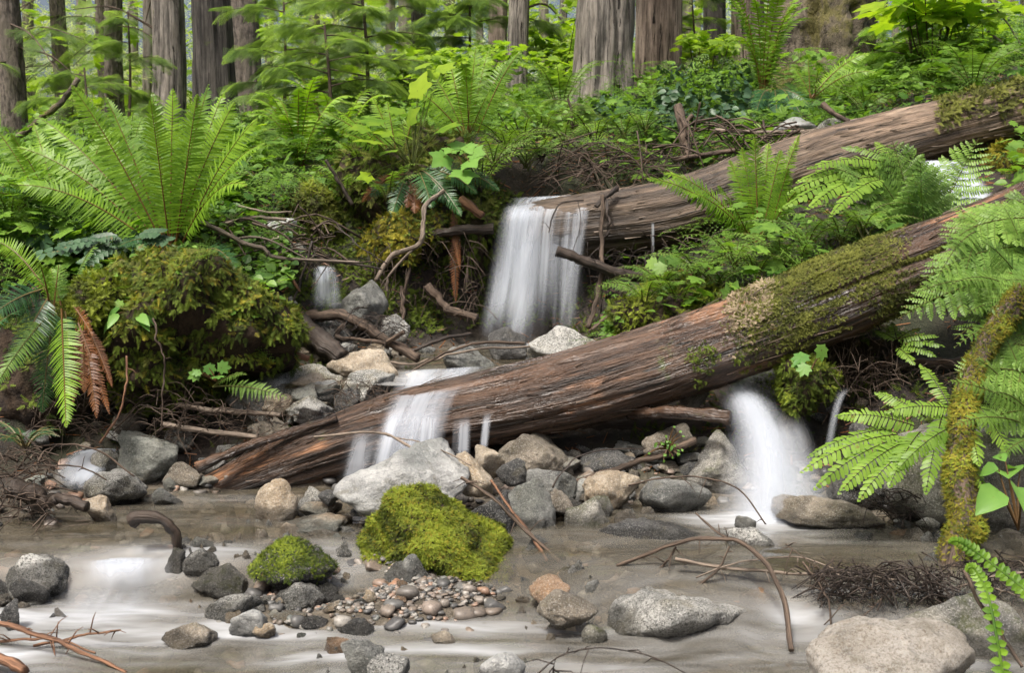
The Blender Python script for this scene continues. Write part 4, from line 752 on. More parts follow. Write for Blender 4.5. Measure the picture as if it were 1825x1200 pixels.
# ------------------------------------------------------------------ logs, branches, sticks
def bark_disp(k, kz, amp, seed=0, o=5): return lambda tc: amp * fbm(np.stack([tc[:, 0] * k, tc[:, 1] * k, tc[:, 2] * kz + seed], 1), o)
def ridge_disp(k, kz, amp, seed=0):
    def f(tc):
        a = fbm(np.stack([tc[:, 0] * k, tc[:, 1] * k, tc[:, 2] * kz + seed], 1), 5); b = fbm(np.stack([tc[:, 0] * 3, tc[:, 1] * 3, tc[:, 2] * .8 + seed], 1), 3)
        c = fbm(np.stack([tc[:, 0] * 14 + 3, tc[:, 1] * 14, tc[:, 2] * .7 + seed * 2], 1), 3)
        return amp * (1 - 2.2 * np.abs(a)) + amp * 2.0 * b - amp * 2.6 * sstep(.22, .5, c)
    return f
def log(label, pts, radpx, mat, name='fallen_log', seg=72, n=150, amp=.05, k=28, kz=1.6, parts=(), seed=0):
    P = spline([at(*p) for p in pts], n); Ym = np.array([p[2] for p in pts]); r = np.interp(np.linspace(0, 1, n), np.linspace(0, 1, len(radpx)), radpx) * pxm(Ym.mean())
    acc = Acc(); add_tube(acc, P, r, seg, ridge_disp(k, kz, amp, seed))
    root = thing(name, label, 'log', P[0]); o = build('trunk', acc, M[mat], parent=root, smooth=True)
    Q, Nq = surf_sample(o, 420, lambda P_, N_: (N_[:, 1] < .3) * np.clip(.25 + fbm(P_ * 5 + seed, 3), 0, 1)); ax = nrm(P[-1] - P[0]); Q, Nq = Q[:180], Nq[:180]; A_ = Acc(); kq = len(Q); dd = nrm(ax + rdir(kq) * .22); dd = nrm(dd - Nq * (dd * Nq).sum(1, keepdims=True) + Nq * R.uniform(0, .12, (kq, 1))); L_q = R.uniform(.02, .16, kq)[:, None]; sdq = np.cross(Nq, dd) * R.uniform(.0012, .005, (kq, 1))
    V_ = np.stack([Q - sdq + Nq * .001, Q + sdq + Nq * .001, Q + dd * L_q + Nq * R.uniform(.002, .012, (kq, 1)), Q + Nq * .006], 1).reshape(-1, 3); b_ = (np.arange(kq) * 4)[:, None, None]
    A_.add(V_, (np.array([[0, 2, 3], [3, 2, 1], [0, 1, 2]])[None] + b_).reshape(-1, 3), .5, np.repeat(R.uniform(0, 3, (kq, 3)), 4, 0)); tag(build('splinters', A_, M['stick_pale' if mat == 'log_bare' else 'stick'], parent=root), kind='stuff')
    return root, o
def pxmask(x0, x1, soft=40):
    def f(P):
        b = P - CAM; zc = b[:, 1] * math.cos(PITCH) - b[:, 2] * math.sin(PITCH); px = 912.5 + FPX * b[:, 0] / zc; return sstep(x0 - soft, x0 + soft, px) * (1 - sstep(x1 - soft, x1 + soft, px))
    return f
lower, lo_t = log('long lower log slanting down to the left pool with a mossy right end',
    [(310, 905, 4.38), (480, 838, 4.42), (700, 765, 4.45), (1000, 700, 4.47), (1300, 608, 4.46), (1520, 520, 4.43), (1700, 448, 4.42), (1900, 360, 4.45)], [22, 46, 62, 69, 70, 74, 66, 62], 'log_wet', seed=3, n=240, seg=96, amp=.034, k=30, kz=.9)
mk = pxmask(1320, 1590); mk2 = pxmask(1590, 1720)
add_moss(lo_t, T_SPRIGS, M['moss_olive'], 34000, .0125, lambda P, N: mk(P) * sstep(-.35, .15, N[:, 2] + .35 * fbm(P * 6, 3)), .5, parent=lower, vb=.6)
add_moss(lo_t, T_SPRIGS, M['moss_olive'], 10000, .0125, lambda P, N: mk2(P) * sstep(.15, -.2, N[:, 2] + .3 * fbm(P * 6, 3)) * (N[:, 2] > -.7), .5, parent=lower, vb=.35)
mk3 = pxmask(1300, 1375, 12); add_moss(lo_t, T_SPRIGS, M['lichen'], 1700, .017, lambda P, N: mk3(P) * sstep(.0, .3, N[:, 2] + .4 * fbm(P * 9, 3)), .4, parent=lower, vb=.6)
mk4 = pxmask(1210, 1330, 25); add_moss(lo_t, T_SPRIGS, M['moss_dark'], 900, .014, lambda P, N: mk4(P) * sstep(.35, .5, fbm(P * 7 + 5, 3) + .25) * (np.abs(N[:, 2] + .1) < .5), .4, parent=lower, vb=.9)
acc = Acc(); P = spline([at(*p) for p in [(1590, 418, 4.3), (1640, 398, 4.3), (1700, 372, 4.3)]], 20)
upper, up_t = log('upper log across the stream that the tall waterfall pours over',
    [(915, 418, 6.24), (950, 411, 6.22), (1050, 400, 6.2), (1200, 378, 6.2), (1350, 328, 6.22), (1500, 278, 6.25), (1680, 228, 6.3), (1840, 190, 6.35), (2000, 155, 6.4)], [44, 50, 54, 58, 58, 56, 50, 50, 50], 'log_bare', seed=9, n=220, seg=80, amp=.022, k=26, kz=.8)
mk5 = pxmask(1672, 1900, 10); add_moss(up_t, T_SPRIG, M['moss_olive'], 4200, .035, lambda P, N: mk5(P) * sstep(.0, .4, N[:, 2] + .4 * fbm(P * 6, 3)), .5, parent=upper, vb=.55)
def stick(label, lines, r, mat='stick', cat='branch', name='branch', group=None, wig=.012, twigs=0, seg=7, seed=0):
    acc = Acc(); rs = np.random.RandomState(seed + len(label) * 7 + int(lines[0][0][0]))
    for k, ln in enumerate(lines):
        n = max(14, 11 * len(ln)); A = np.array([at(*p) for p in ln]); P = spline(A, n); ll = np.linalg.norm(np.diff(P, axis=0), axis=1).sum()
        P = P + 1.9 * wig * ll * np.stack([fbm(np.stack([np.linspace(0, 5, n), np.full(n, j * 9.1 + rs.rand() * 50), np.zeros(n)], 1), 3) for j in range(3)], 1) * np.sin(np.linspace(.1, PI, n))[:, None]
        s = pxm(np.mean([p[2] for p in ln])); a, b = r if k == 0 else (r[0] * .5, r[1] * .6); thin = 1.0 if name == 'driftwood' else .62 if a < 10 else .8; a, b = a * thin, b * thin
        rr = np.linspace(a, b, n) * s
        add_tube(acc, P, rr, seg if a * s > .004 else 5, bark_disp(70, 22, .32, k) if a * s > .003 else bark_disp(40, 30, .4, k))
        for q in range(twigs):
            i = rs.randint(2, n - 2); d = nrm(rdir(1, rs)[0] + np.array([0, 0, -.1])); L = rs.uniform(.02, .09); add_tube(acc, np.array([P[i], P[i] + d * L * .6, P[i] + d * L + np.array([0, 0, -.2 * L])]), np.array([.0022, .0016, .0008]), 4)
    return tag(build(name, acc, M[mat], smooth=True), label, cat, group)
SK = [
 ('crooked driftwood limb bending out of the left pool', [[(232, 930, 3.42), (250, 922, 3.42), (290, 928, 3.42), (312, 950, 3.42), (318, 985, 3.42), (330, 1015, 3.42)]], (13, 8), 'wood_dark', 'driftwood', 'driftwood', .004, 0),
 ('dark curled root arching over stones left of the plunge pool', [[(535, 572, 5.3), (575, 562, 5.25), (630, 570, 5.2), (680, 600, 5.15), (745, 640, 5.05)], [(620, 570, 5.2), (600, 600, 5.2), (640, 605, 5.15), (690, 612, 5.1)], [(690, 610, 5.1), (720, 592, 5.05)]], (14, 10), 'stick', 'root', 'root', .01, 0),
 ('grey broken log end lying on the left mound toe', [[(500, 560, 5.2), (560, 600, 5.05), (610, 640, 4.95)]], (30, 24), 'wood_dark', 'log', 'fallen_log', .004, 0),
 ('orange brown peeled stick on the right slope of the left mound', [[(395, 515, 4.7), (430, 575, 4.65), (470, 610, 4.65), (550, 640, 4.7)]], (12, 7), 'stick_red', 'stick', 'stick', .004, 0),
 ('black charred stub crossing the foot of the tall waterfall', [[(992, 447, 5.7), (1050, 468, 5.72), (1110, 490, 5.75), (1145, 495, 5.8)]], (11, 13), 'stick_black', 'branch', 'branch', .01, 4),
 ('tall thin brown stick standing in front of the upper log', [[(1074, 348, 5.9), (1073, 420, 5.85), (1070, 510, 5.75), (1048, 585, 5.65)]], (6, 7), 'stick', 'stick', 'stick', .012, 3),
 ('pair of crossed sticks in the dark gap right of the tall waterfall', [[(1180, 520, 5.75), (1110, 545, 5.65), (1055, 588, 5.55)], [(1130, 490, 5.8), (1080, 560, 5.65), (1050, 590, 5.55)]], (7, 4), 'stick', 'stick', 'stick', .02, 2),
 ('thin pale stick curving over stones below the tall waterfall', [[(935, 613, 5.1), (860, 612, 5.1), (800, 628, 5.05), (755, 650, 5.0), (718, 672, 4.95)]], (5, 3), 'stick', 'stick', 'stick', .01, 2),
 ('dark pointed stick lying left of the plunge pool', [[(840, 595, 5.3), (790, 604, 5.25), (740, 622, 5.2), (712, 632, 5.15)]], (5, 6), 'stick_black', 'stick', 'stick', .01, 1),
 ('long thin stick lying across the left edge of the plunge pool', [[(640, 640, 5.1), (740, 650, 5.05), (800, 630, 5.1), (945, 618, 5.15)]], (4, 3), 'stick_pale', 'stick', 'stick', .012, 1),
 ('short round log end pointing at the right waterfall', [[(1120, 738, 4.42), (1200, 735, 4.3), (1302, 745, 4.2)]], (14, 16), 'log_wet', 'log', 'fallen_log', .003, 0),
 ('dark rotten log in the hollow under the lower log', [[(950, 770, 4.75), (1100, 760, 4.7), (1250, 752, 4.65)]], (38, 32), 'wood_dark', 'log', 'fallen_log', .006, 0),
 ('thick slanting stick under the lower log above the round boulder', [[(1020, 862, 4.1), (1100, 835, 4.15), (1170, 815, 4.2), (1240, 785, 4.25)]], (8, 10), 'stick', 'stick', 'stick', .01, 3),
 ('thin arching twig above the flat ledge stone', [[(985, 870, 4.0), (1010, 830, 4.05), (1060, 805, 4.1), (1150, 800, 4.15)]], (3, 2), 'stick_black', 'twig', 'twig', .01, 2),
 ('thin twig curving over the shiny wet grey boulder', [[(1120, 866, 3.85), (1180, 853, 3.85), (1260, 852, 3.8), (1320, 875, 3.75), (1365, 935, 3.7)]], (3, 2.4), 'stick', 'twig', 'twig', .006, 3),
 ('brown stick with broken stubs leaning from the pale boulder to the water', [[(822, 852, 3.62), (880, 890, 3.55), (935, 945, 3.5), (1000, 1004, 3.44)], [(850, 858, 3.6), (830, 862, 3.6)]], (5, 6), 'stick', 'stick', 'stick', .008, 4),
 ('thin orange stick crossing the leaning brown stick', [[(875, 857, 3.66), (915, 912, 3.56), (955, 968, 3.48), (975, 1000, 3.44)]], (4, 4.5), 'stick_red', 'stick', 'stick', .006, 1),
 ('long bare twig arching from the log over the large pale boulder', [[(560, 780, 4.15), (630, 772, 4.1), (690, 775, 4.05), (735, 800, 3.95), (745, 806, 3.93)], [(690, 777, 4.05), (770, 795, 4.0), (840, 830, 3.85)]], (4, 4), 'stick_pale', 'twig', 'twig', .006, 0),
 ('red brown branch with small stubs at the bottom left corner', [[(-30, 1102, 2.85), (60, 1130, 2.8), (140, 1160, 2.76), (225, 1200, 2.7)], [(-20, 1146, 2.9), (60, 1140, 2.85), (110, 1145, 2.82), (170, 1165, 2.78)], [(60, 1152, 2.84), (140, 1135, 2.84), (215, 1124, 2.84)]], (9, 5), 'stick_red', 'branch', 'branch', .008, 7),
 ('yellow brown log stub at the bottom left corner', [[(-40, 1160, 2.7), (10, 1178, 2.66), (45, 1196, 2.62)]], (14, 12), 'stick_red', 'log', 'log_stub', .005, 0),
 ('thin dark twig arching out of the bottom centre water', [[(955, 1205, 2.55), (1000, 1170, 2.55), (1060, 1157, 2.55), (1150, 1168, 2.52), (1240, 1210, 2.48)], [(990, 1176, 2.55), (985, 1200, 2.55)]], (2.6, 2), 'stick_black', 'twig', 'twig', .004, 6),
 ('long arching forked branch reaching into the foreground stream', [[(1100, 1010, 3.3), (1180, 978, 3.25), (1260, 960, 3.2), (1320, 968, 3.15), (1365, 1005, 3.05), (1398, 1070, 2.95), (1410, 1160, 2.82)], [(1240, 915, 3.35), (1280, 950, 3.25), (1330, 970, 3.15)], [(1205, 975, 3.25), (1190, 1000, 3.25), (1170, 1020, 3.25)], [(1300, 975, 3.18), (1280, 1015, 3.15), (1240, 1048, 3.15)]], (6, 8), 'stick', 'branch', 'branch', .006, 4),
 ('pair of straight pale sticks lying across the right pool', [[(1203, 998, 3.2), (1290, 1012, 3.18), (1400, 1022, 3.15), (1500, 1026, 3.15)], [(1240, 1030, 3.15), (1320, 1002, 3.15), (1420, 996, 3.15), (1510, 1020, 3.12), (1600, 1035, 3.1)]], (6, 4), 'stick_pale', 'stick', 'stick', .006, 4),
 ('thin grey forked twig hanging down beside the long arching branch', [[(1430, 1003, 3.1), (1460, 1040, 3.05), (1478, 1080, 3.0), (1482, 1138, 2.95)], [(1590, 1045, 3.05), (1550, 1090, 3.0), (1485, 1135, 2.95)], [(1400, 970, 3.15), (1440, 1000, 3.1), (1480, 1025, 3.08)]], (4, 3), 'stick', 'twig', 'twig', .01, 6),
 ('pale stick on the water right of the mossy trunk', [[(1740, 992, 3.45), (1800, 994, 3.45), (1860, 993, 3.45)]], (5, 5), 'stick_pale', 'stick', 'stick', .004, 1),
 ('grey twig lying over the debris pile at the right edge', [[(1700, 1050, 3.1), (1760, 1030, 3.1), (1850, 1018, 3.1)], [(1760, 1045, 3.1), (1850, 1075, 3.05)]], (4, 4), 'stick_pale', 'twig', 'twig', .01, 5),
 ('brown upright stick crossing the bottom right mossy boulder', [[(1718, 1018, 2.75), (1745, 1070, 2.7), (1790, 1140, 2.65), (1822, 1190, 2.6)]], (6, 6), 'stick', 'stick', 'stick', .01, 2),
 ('upper of two stacked brown sticks left of the lower log', [[(315, 722, 4.5), (380, 732, 4.48), (440, 736, 4.46), (500, 740, 4.45)]], (8, 7), 'stick_pale', 'stick', 'stick', .004, 1),
 ('lower of two stacked brown sticks left of the lower log', [[(288, 757, 4.42), (360, 768, 4.4), (460, 780, 4.38)]], (9, 8), 'stick_pale', 'stick', 'stick', .004, 1),
 ('split grey branch lying along the left end of the lower log', [[(350, 835, 4.25), (430, 800, 4.3), (520, 770, 4.35), (600, 745, 4.35)]], (13, 8), 'log_wet', 'branch', 'branch', .006, 2),
 ('thin arching twig over the left side stream', [[(20, 850, 4.0), (60, 805, 4.0), (110, 792, 4.0), (170, 800, 4.0), (240, 850, 4.0)], [(0, 840, 4.0), (40, 830, 4.0), (80, 820, 4.0)]], (3.2, 2.6), 'stick', 'twig', 'twig', .008, 3),
 ('dark stick leaning down the left bank edge', [[(0, 752, 4.1), (50, 800, 4.05), (97, 838, 4.0)], [(0, 852, 4.0), (70, 838, 4.0), (140, 832, 4.0), (190, 856, 4.0)]], (5, 4), 'stick', 'stick', 'stick', .01, 3),
 ('stump of blackened wood on the left bank above the pool', [[(20, 870, 3.8), (60, 880, 3.8), (85, 905, 3.8)], [(60, 905, 3.8), (110, 890, 3.78), (155, 905, 3.75)]], (26, 20), 'wood_dark', 'stump', 'stump', .02, 6),
 ('thin hanging root below the middle of the left mound', [[(272, 568, 4.3), (285, 610, 4.28), (291, 680, 4.28), (288, 760, 4.28)]], (3.4, 2.4), 'stick', 'root', 'root', .02, 2),
 ('red brown hanging root beside the brown dead ferns', [[(225, 635, 4.28), (226, 690, 4.25), (205, 750, 4.22), (178, 790, 4.2)]], (3.2, 3.6), 'stick_red', 'root', 'root', .015, 1),
 ('tangle of thin twigs under the left mound', [[(330, 770, 4.4), (300, 735, 4.4), (250, 725, 4.4), (200, 770, 4.4)], [(440, 680, 4.5), (380, 735, 4.45), (320, 755, 4.4), (290, 790, 4.4)], [(300, 670, 4.5), (350, 690, 4.5), (370, 705, 4.5)]], (2.4, 2), 'stick', 'twigs', 'twigs', .02, 8),
 ('weathered grey branch at the left edge among the ferns', [[(-20, 425, 5.4), (40, 412, 5.4), (88, 400, 5.4)]], (11, 9), 'stick_pale', 'branch', 'branch', .006, 0),
 ('mossy dead limb slanting up at the far left', [[(-20, 275, 8), (50, 230, 8), (110, 180, 8), (140, 140, 8)]], (9, 8), 'spruce', 'branch', 'branch', .012, 2),
 ('topmost pale stick of the pile behind the left mound', [[(425, 368, 5.7), (480, 378, 5.7), (520, 378, 5.7)]], (4, 3), 'stick_pale', 'stick', 'stick', .01, 1),
 ('thick bent stick arching over the pile behind the left mound', [[(395, 400, 5.5), (450, 388, 5.5), (510, 392, 5.5)], [(380, 410, 5.5), (420, 400, 5.5)]], (7, 5), 'stick_pale', 'stick', 'stick', .01, 1),
 ('long sloping brown branch below the pale cracked rock', [[(355, 395, 5.3), (420, 425, 5.25), (470, 445, 5.2), (500, 460, 5.2), (640, 468, 5.3)], [(420, 425, 5.25), (470, 425, 5.25), (545, 460, 5.25)]], (8, 4), 'stick_pale', 'branch', 'branch', .008, 5),
 ('rusty stick pointing down beside the small upper left fall', [[(505, 470, 5.2), (520, 495, 5.2), (535, 520, 5.2)]], (6, 3), 'stick_red', 'stick', 'stick', .004, 0),
 ('bluish black stick leaning by the small upper left fall', [[(556, 430, 5.3), (540, 490, 5.25), (515, 555, 5.2)], [(565, 440, 5.3), (545, 500, 5.25)]], (4, 3), 'stick_black', 'stick', 'stick', .01, 3),
 ('dark tangled roots in front of the small upper left fall', [[(470, 440, 5.4), (540, 455, 5.4), (600, 463, 5.45), (680, 480, 5.5)], [(600, 400, 5.6), (640, 440, 5.5), (690, 470, 5.5)], [(600, 460, 5.5), (560, 470, 5.45), (500, 462, 5.4)]], (4, 3), 'stick_black', 'root', 'root', .015, 6),
 ('dark bare stick leaning beside the mossy stump', [[(580, 285, 6.0), (605, 325, 6.0), (628, 365, 6.0)]], (5, 6), 'stick_black', 'stick', 'stick', .008, 1),
 ('twisted pale brown root hanging down the centre mound', [[(790, 340, 5.9), (760, 365, 5.8), (757, 400, 5.75), (745, 435, 5.75), (700, 455, 5.75), (670, 500, 5.75)], [(740, 440, 5.75), (695, 490, 5.75), (690, 520, 5.75)]], (7, 7), 'stick_pale', 'root', 'root', .01, 3),
 ('dark gnarled root standing left of the tall waterfall', [[(760, 510, 5.9), (800, 550, 5.85), (850, 568, 5.8)], [(715, 510, 5.8), (720, 560, 5.75), (712, 600, 5.7)], [(735, 450, 5.9), (720, 520, 5.85), (716, 560, 5.8)]], (11, 9), 'stick', 'root', 'root', .02, 3),
 ('orange brown broken root stub left of the waterfall lip', [[(820, 355, 6.0), (860, 385, 5.95)], [(830, 360, 6.0), (850, 372, 5.97)]], (11, 9), 'stick_red', 'root', 'root', .004, 0),
 ('dark horizontal log piece left of the waterfall lip', [[(760, 420, 6.0), (820, 410, 6.0), (880, 408, 6.0)]], (10, 12), 'wood_dark', 'log', 'fallen_log', .004, 0),
 ('long flat brown stick lying behind the upper log', [[(1275, 232, 6.8), (1380, 236, 6.75), (1500, 230, 6.7)]], (6, 5), 'stick_pale', 'stick', 'stick', .003, 1),
 ('upright broken branch stub behind the upper log near the white stone', [[(1465, 185, 6.8), (1490, 205, 6.75), (1525, 222, 6.7)]], (9, 8), 'stick', 'branch', 'branch', .004, 0),
 ('short log pile piece behind the right centre sword fern', [[(1200, 285, 6.6), (1260, 275, 6.55), (1310, 268, 6.5)]], (8, 7), 'stick', 'stick', 'stick', .004, 1),
 ('gnarled root stub sticking up behind the twig pile', [[(1208, 190, 6.9), (1215, 220, 6.8), (1222, 255, 6.75), (1228, 285, 6.7)], [(1215, 225, 6.8), (1235, 205, 6.8)]], (11, 13), 'stick', 'root stub', 'root_stub', .01, 2),
 ('dark curved twig drooping over the waterfall lip', [[(1040, 357, 5.95), (1000, 362, 5.92), (985, 385, 5.9), (978, 415, 5.9)], [(1030, 357, 5.95), (1035, 400, 5.9), (1020, 450, 5.88)]], (2.6, 1.6), 'stick_black', 'twig', 'twig', .01, 1),
 ('black wet root lump on the upper log beside the fall', [[(1100, 335, 6.05), (1080, 350, 6.0), (1062, 368, 5.98)], [(1080, 350, 6.0), (1085, 400, 5.93), (1070, 440, 5.9)]], (9, 7), 'stick_black', 'root', 'root', .02, 3),
 ('pale bare branch crossing the top right corner', [[(1760, 55, 8), (1800, 85, 8), (1850, 110, 8)], [(1765, 0, 8), (1800, 50, 8), (1850, 130, 8)]], (4, 3), 'stick_pale', 'branch', 'branch', .01, 4),
 ('small log in shade below the lower log at right', [[(1560, 655, 4.55), (1640, 650, 4.5), (1745, 645, 4.45)]], (14, 13), 'log_wet', 'log', 'fallen_log', .004, 0),
 ('thin grey twig looping in the dark gap under the upper log', [[(1210, 445, 5.9), (1225, 425, 5.85), (1250, 430, 5.8), (1260, 455, 5.8)], [(1240, 425, 5.8), (1270, 440, 5.8), (1280, 460, 5.8)]], (2, 1.4), 'stick_pale', 'twig', 'twig', .02, 4),
 ('brown fallen stick behind the maidenhair fern', [[(1500, 872, 3.8), (1540, 825, 3.85), (1600, 760, 3.95), (1680, 700, 4.05)]], (5, 4), 'stick_red', 'stick', 'stick', .004, 1),
 ('long pale stick in the dark space right of the sword fern', [[(1455, 405, 5.4), (1500, 370, 5.4), (1540, 335, 5.4)]], (3, 2), 'stick_pale', 'stick', 'stick', .006, 1),
]
for lb, lines, r, mt, ct, nm, wg, tw in SK: stick(lb, lines, r, mt, ct, nm, wig=wg, twigs=tw)
def tangle(name, label, cat, x0, y0, x1, y1, Y, k, mat, lm=(.08, .3), rad=(.0012, .004), seed=0, flat=.35, dY=.25, group=None, sag=.3):
    rs = np.random.RandomState(seed); acc = Acc()
    for i in range(k):
        c = at(rs.uniform(x0, x1), rs.uniform(y0, y1), Y + rs.uniform(-dY, dY)); d = rdir(1, rs)[0]; d[2] *= flat; d = nrm(d); L = rs.uniform(*lm); s = nrm(rdir(1, rs)[0]) * L * .08
        P = np.array([c - d * L / 2, c + s + np.array([0, 0, .1 * L]), c + d * L / 2 - np.array([0, 0, sag * L * rs.rand()])]); r = rs.uniform(*rad); add_tube(acc, spline(P, 7), np.linspace(r, r * .5, 7), 5)
    return tag(build(name, acc, M[mat], smooth=True), label, cat, group)
tangle('twig_pile', 'dark tangled pile of fine twigs dammed at the right pool outlet', 'twig pile', 1450, 1015, 1690, 1075, 3.12, 420, 'stick_black', (.04, .16), (.001, .0035), 1, dY=.12)
tangle('twig_pile', 'loose pile of bleached sticks behind the waterfall lip', 'twig pile', 970, 262, 1180, 335, 6.75, 130, 'stick', (.15, .7), (.0018, .006), 2, dY=.3)
tangle('twig_pile', 'scatter of sticks piled behind the left mound around the pale rock', 'twig pile', 400, 400, 590, 470, 5.6, 70, 'stick', (.12, .5), (.002, .008), 3, dY=.25)
tangle('twig_pile', 'dark heap of twigs on the left bank beside the pool', 'twig pile', -20, 800, 90, 960, 3.85, 160, 'stick', (.05, .22), (.001, .004), 4, dY=.15)
tangle('root_tangle', 'fine dark roots hanging below the root mat under the lower log', 'roots', 1480, 600, 1600, 700, 4.45, 110, 'stick', (.05, .2), (.001, .003), 5, flat=2.0, dY=.1)
tangle('root_tangle', 'fine hanging roots in the bank left of the tall waterfall', 'roots', 660, 430, 860, 560, 5.95, 160, 'stick', (.08, .3), (.001, .004), 6, flat=1.8, dY=.15)
tangle('twig_pile', 'broken sticks heaped behind the upper log by the white stone', 'twig pile', 1200, 225, 1420, 285, 6.7, 60, 'stick', (.12, .5), (.003, .009), 7, dY=.25)
tangle('twig_pile', 'few twigs caught in the dark space below the upper log', 'twigs', 1180, 420, 1560, 500, 5.8, 60, 'stick', (.08, .35), (.001, .004), 8, dY=.3, flat=.8)
tangle('twig_pile', 'fine dark twigs and needles at the far right pool edge', 'twig pile', 1700, 1005, 1850, 1060, 3.2, 150, 'stick_black', (.05, .2), (.001, .003), 9, dY=.15)
tangle('twig_pile', 'small wet twigs beside the right waterfall foot rocks', 'twig pile', 1545, 880, 1640, 960, 3.75, 110, 'stick_black', (.04, .14), (.001, .003), 10, dY=.1)
tangle('twig_pile', 'needles and twig bits on the left end of the rock pile', 'twig pile', 590, 680, 690, 760, 4.5, 110, 'stick', (.03, .12), (.0008, .0025), 11, dY=.1)
tangle('twig_pile', 'wet twigs and roots strewn around the dark curled root', 'twig pile', 540, 560, 720, 625, 5.25, 150, 'stick_black', (.05, .22), (.001, .0035), 12, dY=.2)
tangle('twig_pile', 'broken twigs littering the bank below the left mound', 'twig pile', 60, 690, 330, 790, 4.5, 190, 'stick', (.05, .25), (.0008, .003), 13, dY=.15)
tangle('twig_pile', 'twigs caught against the two stacked brown sticks', 'twig pile', 290, 715, 520, 800, 4.45, 120, 'stick', (.05, .22), (.0008, .003), 14, dY=.1)
tangle('twig_pile', 'red brown twigs and needles spread below the root mat at right', 'twig pile', 1480, 650, 1760, 740, 4.4, 210, 'stick', (.04, .2), (.0008, .003), 15, dY=.15)
tangle('root_tangle', 'dark hanging rootlets behind the tall waterfall at right', 'roots', 1050, 440, 1190, 590, 5.9, 120, 'stick_black', (.08, .3), (.001, .004), 16, flat=1.4, dY=.15)
# upright mossy trunk at the right
P = spline([at(*p) for p in [(1830, 520, 3.75), (1775, 590, 3.7), (1735, 670, 3.62), (1714, 760, 3.52), (1712, 850, 3.45), (1722, 930, 3.38), (1700, 985, 3.32), (1690, 1040, 3.28)]], 80)
r = np.interp(np.linspace(0, 1, 80), [0, .3, .55, .75, .86, 1], [22, 18, 22, 28, 22, 14]) * pxm(3.5)
root = thing('mossy_branch', 'crooked upright trunk wrapped in yellow green moss beside the right pool', 'branch', P[-1]); acc = Acc(); add_tube(acc, P, r, 28, bark_disp(12, 6, .25, 4))
o = build('wood', acc, M['stick'], parent=root, smooth=True)
bz0, bz1 = P[60][2], P[0][2]
add_moss(o, T_SPRIG, M['moss_gold'], 7000, .014, lambda P, N: sstep(bz0 - .1, bz0 + .02, P[:, 2]) * np.clip(.7 + fbm(P * 8, 2), 0, 1), .6, parent=root, vb=.55)
add_moss(o, T_SPRIG, M['moss_bright'], 5000, .014, lambda P, N: sstep(bz0 - .12, bz0 + .0, P[:, 2]) * np.clip(.5 + fbm(P * 8 + 3, 2), 0, 1), .6, parent=root, vb=.5)

# ------------------------------------------------------------------ ferns and plants
def fern(name, label, base, fronds, kind='sword', mat='sword', wid=40, n=36, group=None, face=(0, -.75, .65), cat='fern', jit=.012):
    """fronds: (tip px, tip py, tip dY, arch, [base dx px, base dy px, width px, mat, kind])"""
    B = at(*base); root = thing(name, label, cat, B, group); s = pxm(base[2])
    for f in fronds:
        tx, ty, dY, ar = f[:4]; bx, by, wp, mt, kd = (list(f[4:]) + [0, 0, wid, mat, kind][len(f) - 4:])[:5] if len(f) > 4 else (0, 0, wid, mat, kind)
        P0 = B + np.array([bx * s + R.normal(0, jit), R.normal(0, jit), -by * s]); P2 = at(tx, ty, base[2] + dY); L = np.linalg.norm(P2 - P0)
        P1 = P0 + (P2 - P0) * .55 + np.array([0, 0, ar * L]); fc = nrm(np.array(face) + R.normal(0, .22, 3))
        a = Acc(); frond_acc(a, P0, P1, P2, wp * s * R.uniform(.9, 1.08), n, kd, fc, R.uniform(.2, .75)); build('frond', a, M[mt], parent=root)
    return root
def radial(base, nf, L, Lv=.25, hh=.75, sp=.75, hv=.25, rs=R, droop=False):
    out = []; B = at(*base); F_ = FPX
    for i in range(nf):
        a = 2 * PI * (i + rs.uniform(-.35, .35)) / nf; l = L * rs.uniform(1 - Lv, 1 + Lv * .5); h = hh * (1 + rs.uniform(-hv, hv))
        out.append((B + np.array([math.cos(a) * sp * l, math.sin(a) * sp * l, h * l]), l))
    return out
def radial_fern(name, label, base, nf, L, wid, kind='sword', mat='sword', hh=.7, sp=.7, n=32, arch=.3, group=None, loc=None):
    B = at(*base) if loc is None else np.asarray(loc, float); root = thing(name, label, 'fern', B, group)
    for i in range(nf):
        a = 2 * PI * (i + R.uniform(-.35, .35)) / nf; l = L * R.uniform(.72, 1.12); h = hh * R.uniform(.6, 1.3)
        d = np.array([math.cos(a), math.sin(a), 0]); P2 = B + d * sp * l + np.array([0, 0, h * l]); P1 = B + d * sp * l * .35 + np.array([0, 0, (h * .75 + arch) * l])
        a_ = Acc(); frond_acc(a_, B + R.normal(0, .01, 3), P1, P2, wid * R.uniform(.85, 1.1), n, kind, nrm(np.array([0, 0, 1.0]) - d * .45 + R.normal(0, .15, 3) + np.array([0, -.25, 0])), R.uniform(.2, .8)); build('frond', a_, M[mat], parent=root)
    return root
fern('sword_fern', 'largest bright sword fern standing tall on the left mound', (305, 445, 5.1),
  [(128, 152, -.1, .10, -8), (188, 172, .15, .08, -4), (158, 215, .3, .10, -6), (272, 165, .25, .06), (308, 158, .1, .05), (372, 150, .15, .10, 4), (352, 168, -.1, .06, 6), (418, 182, 0, .12, 8), (458, 212, -.15, .18, 10), (472, 255, -.25, .25, 12), (268, 178, -.2, .05, -4), (398, 165, .3, .08, 6),
   (62, 205, .2, .14, -14), (30, 262, .1, .18, -18), (20, 330, -.1, .22, -20), (440, 330, -.4, .3, 12, 0, 30)], wid=39, n=44)
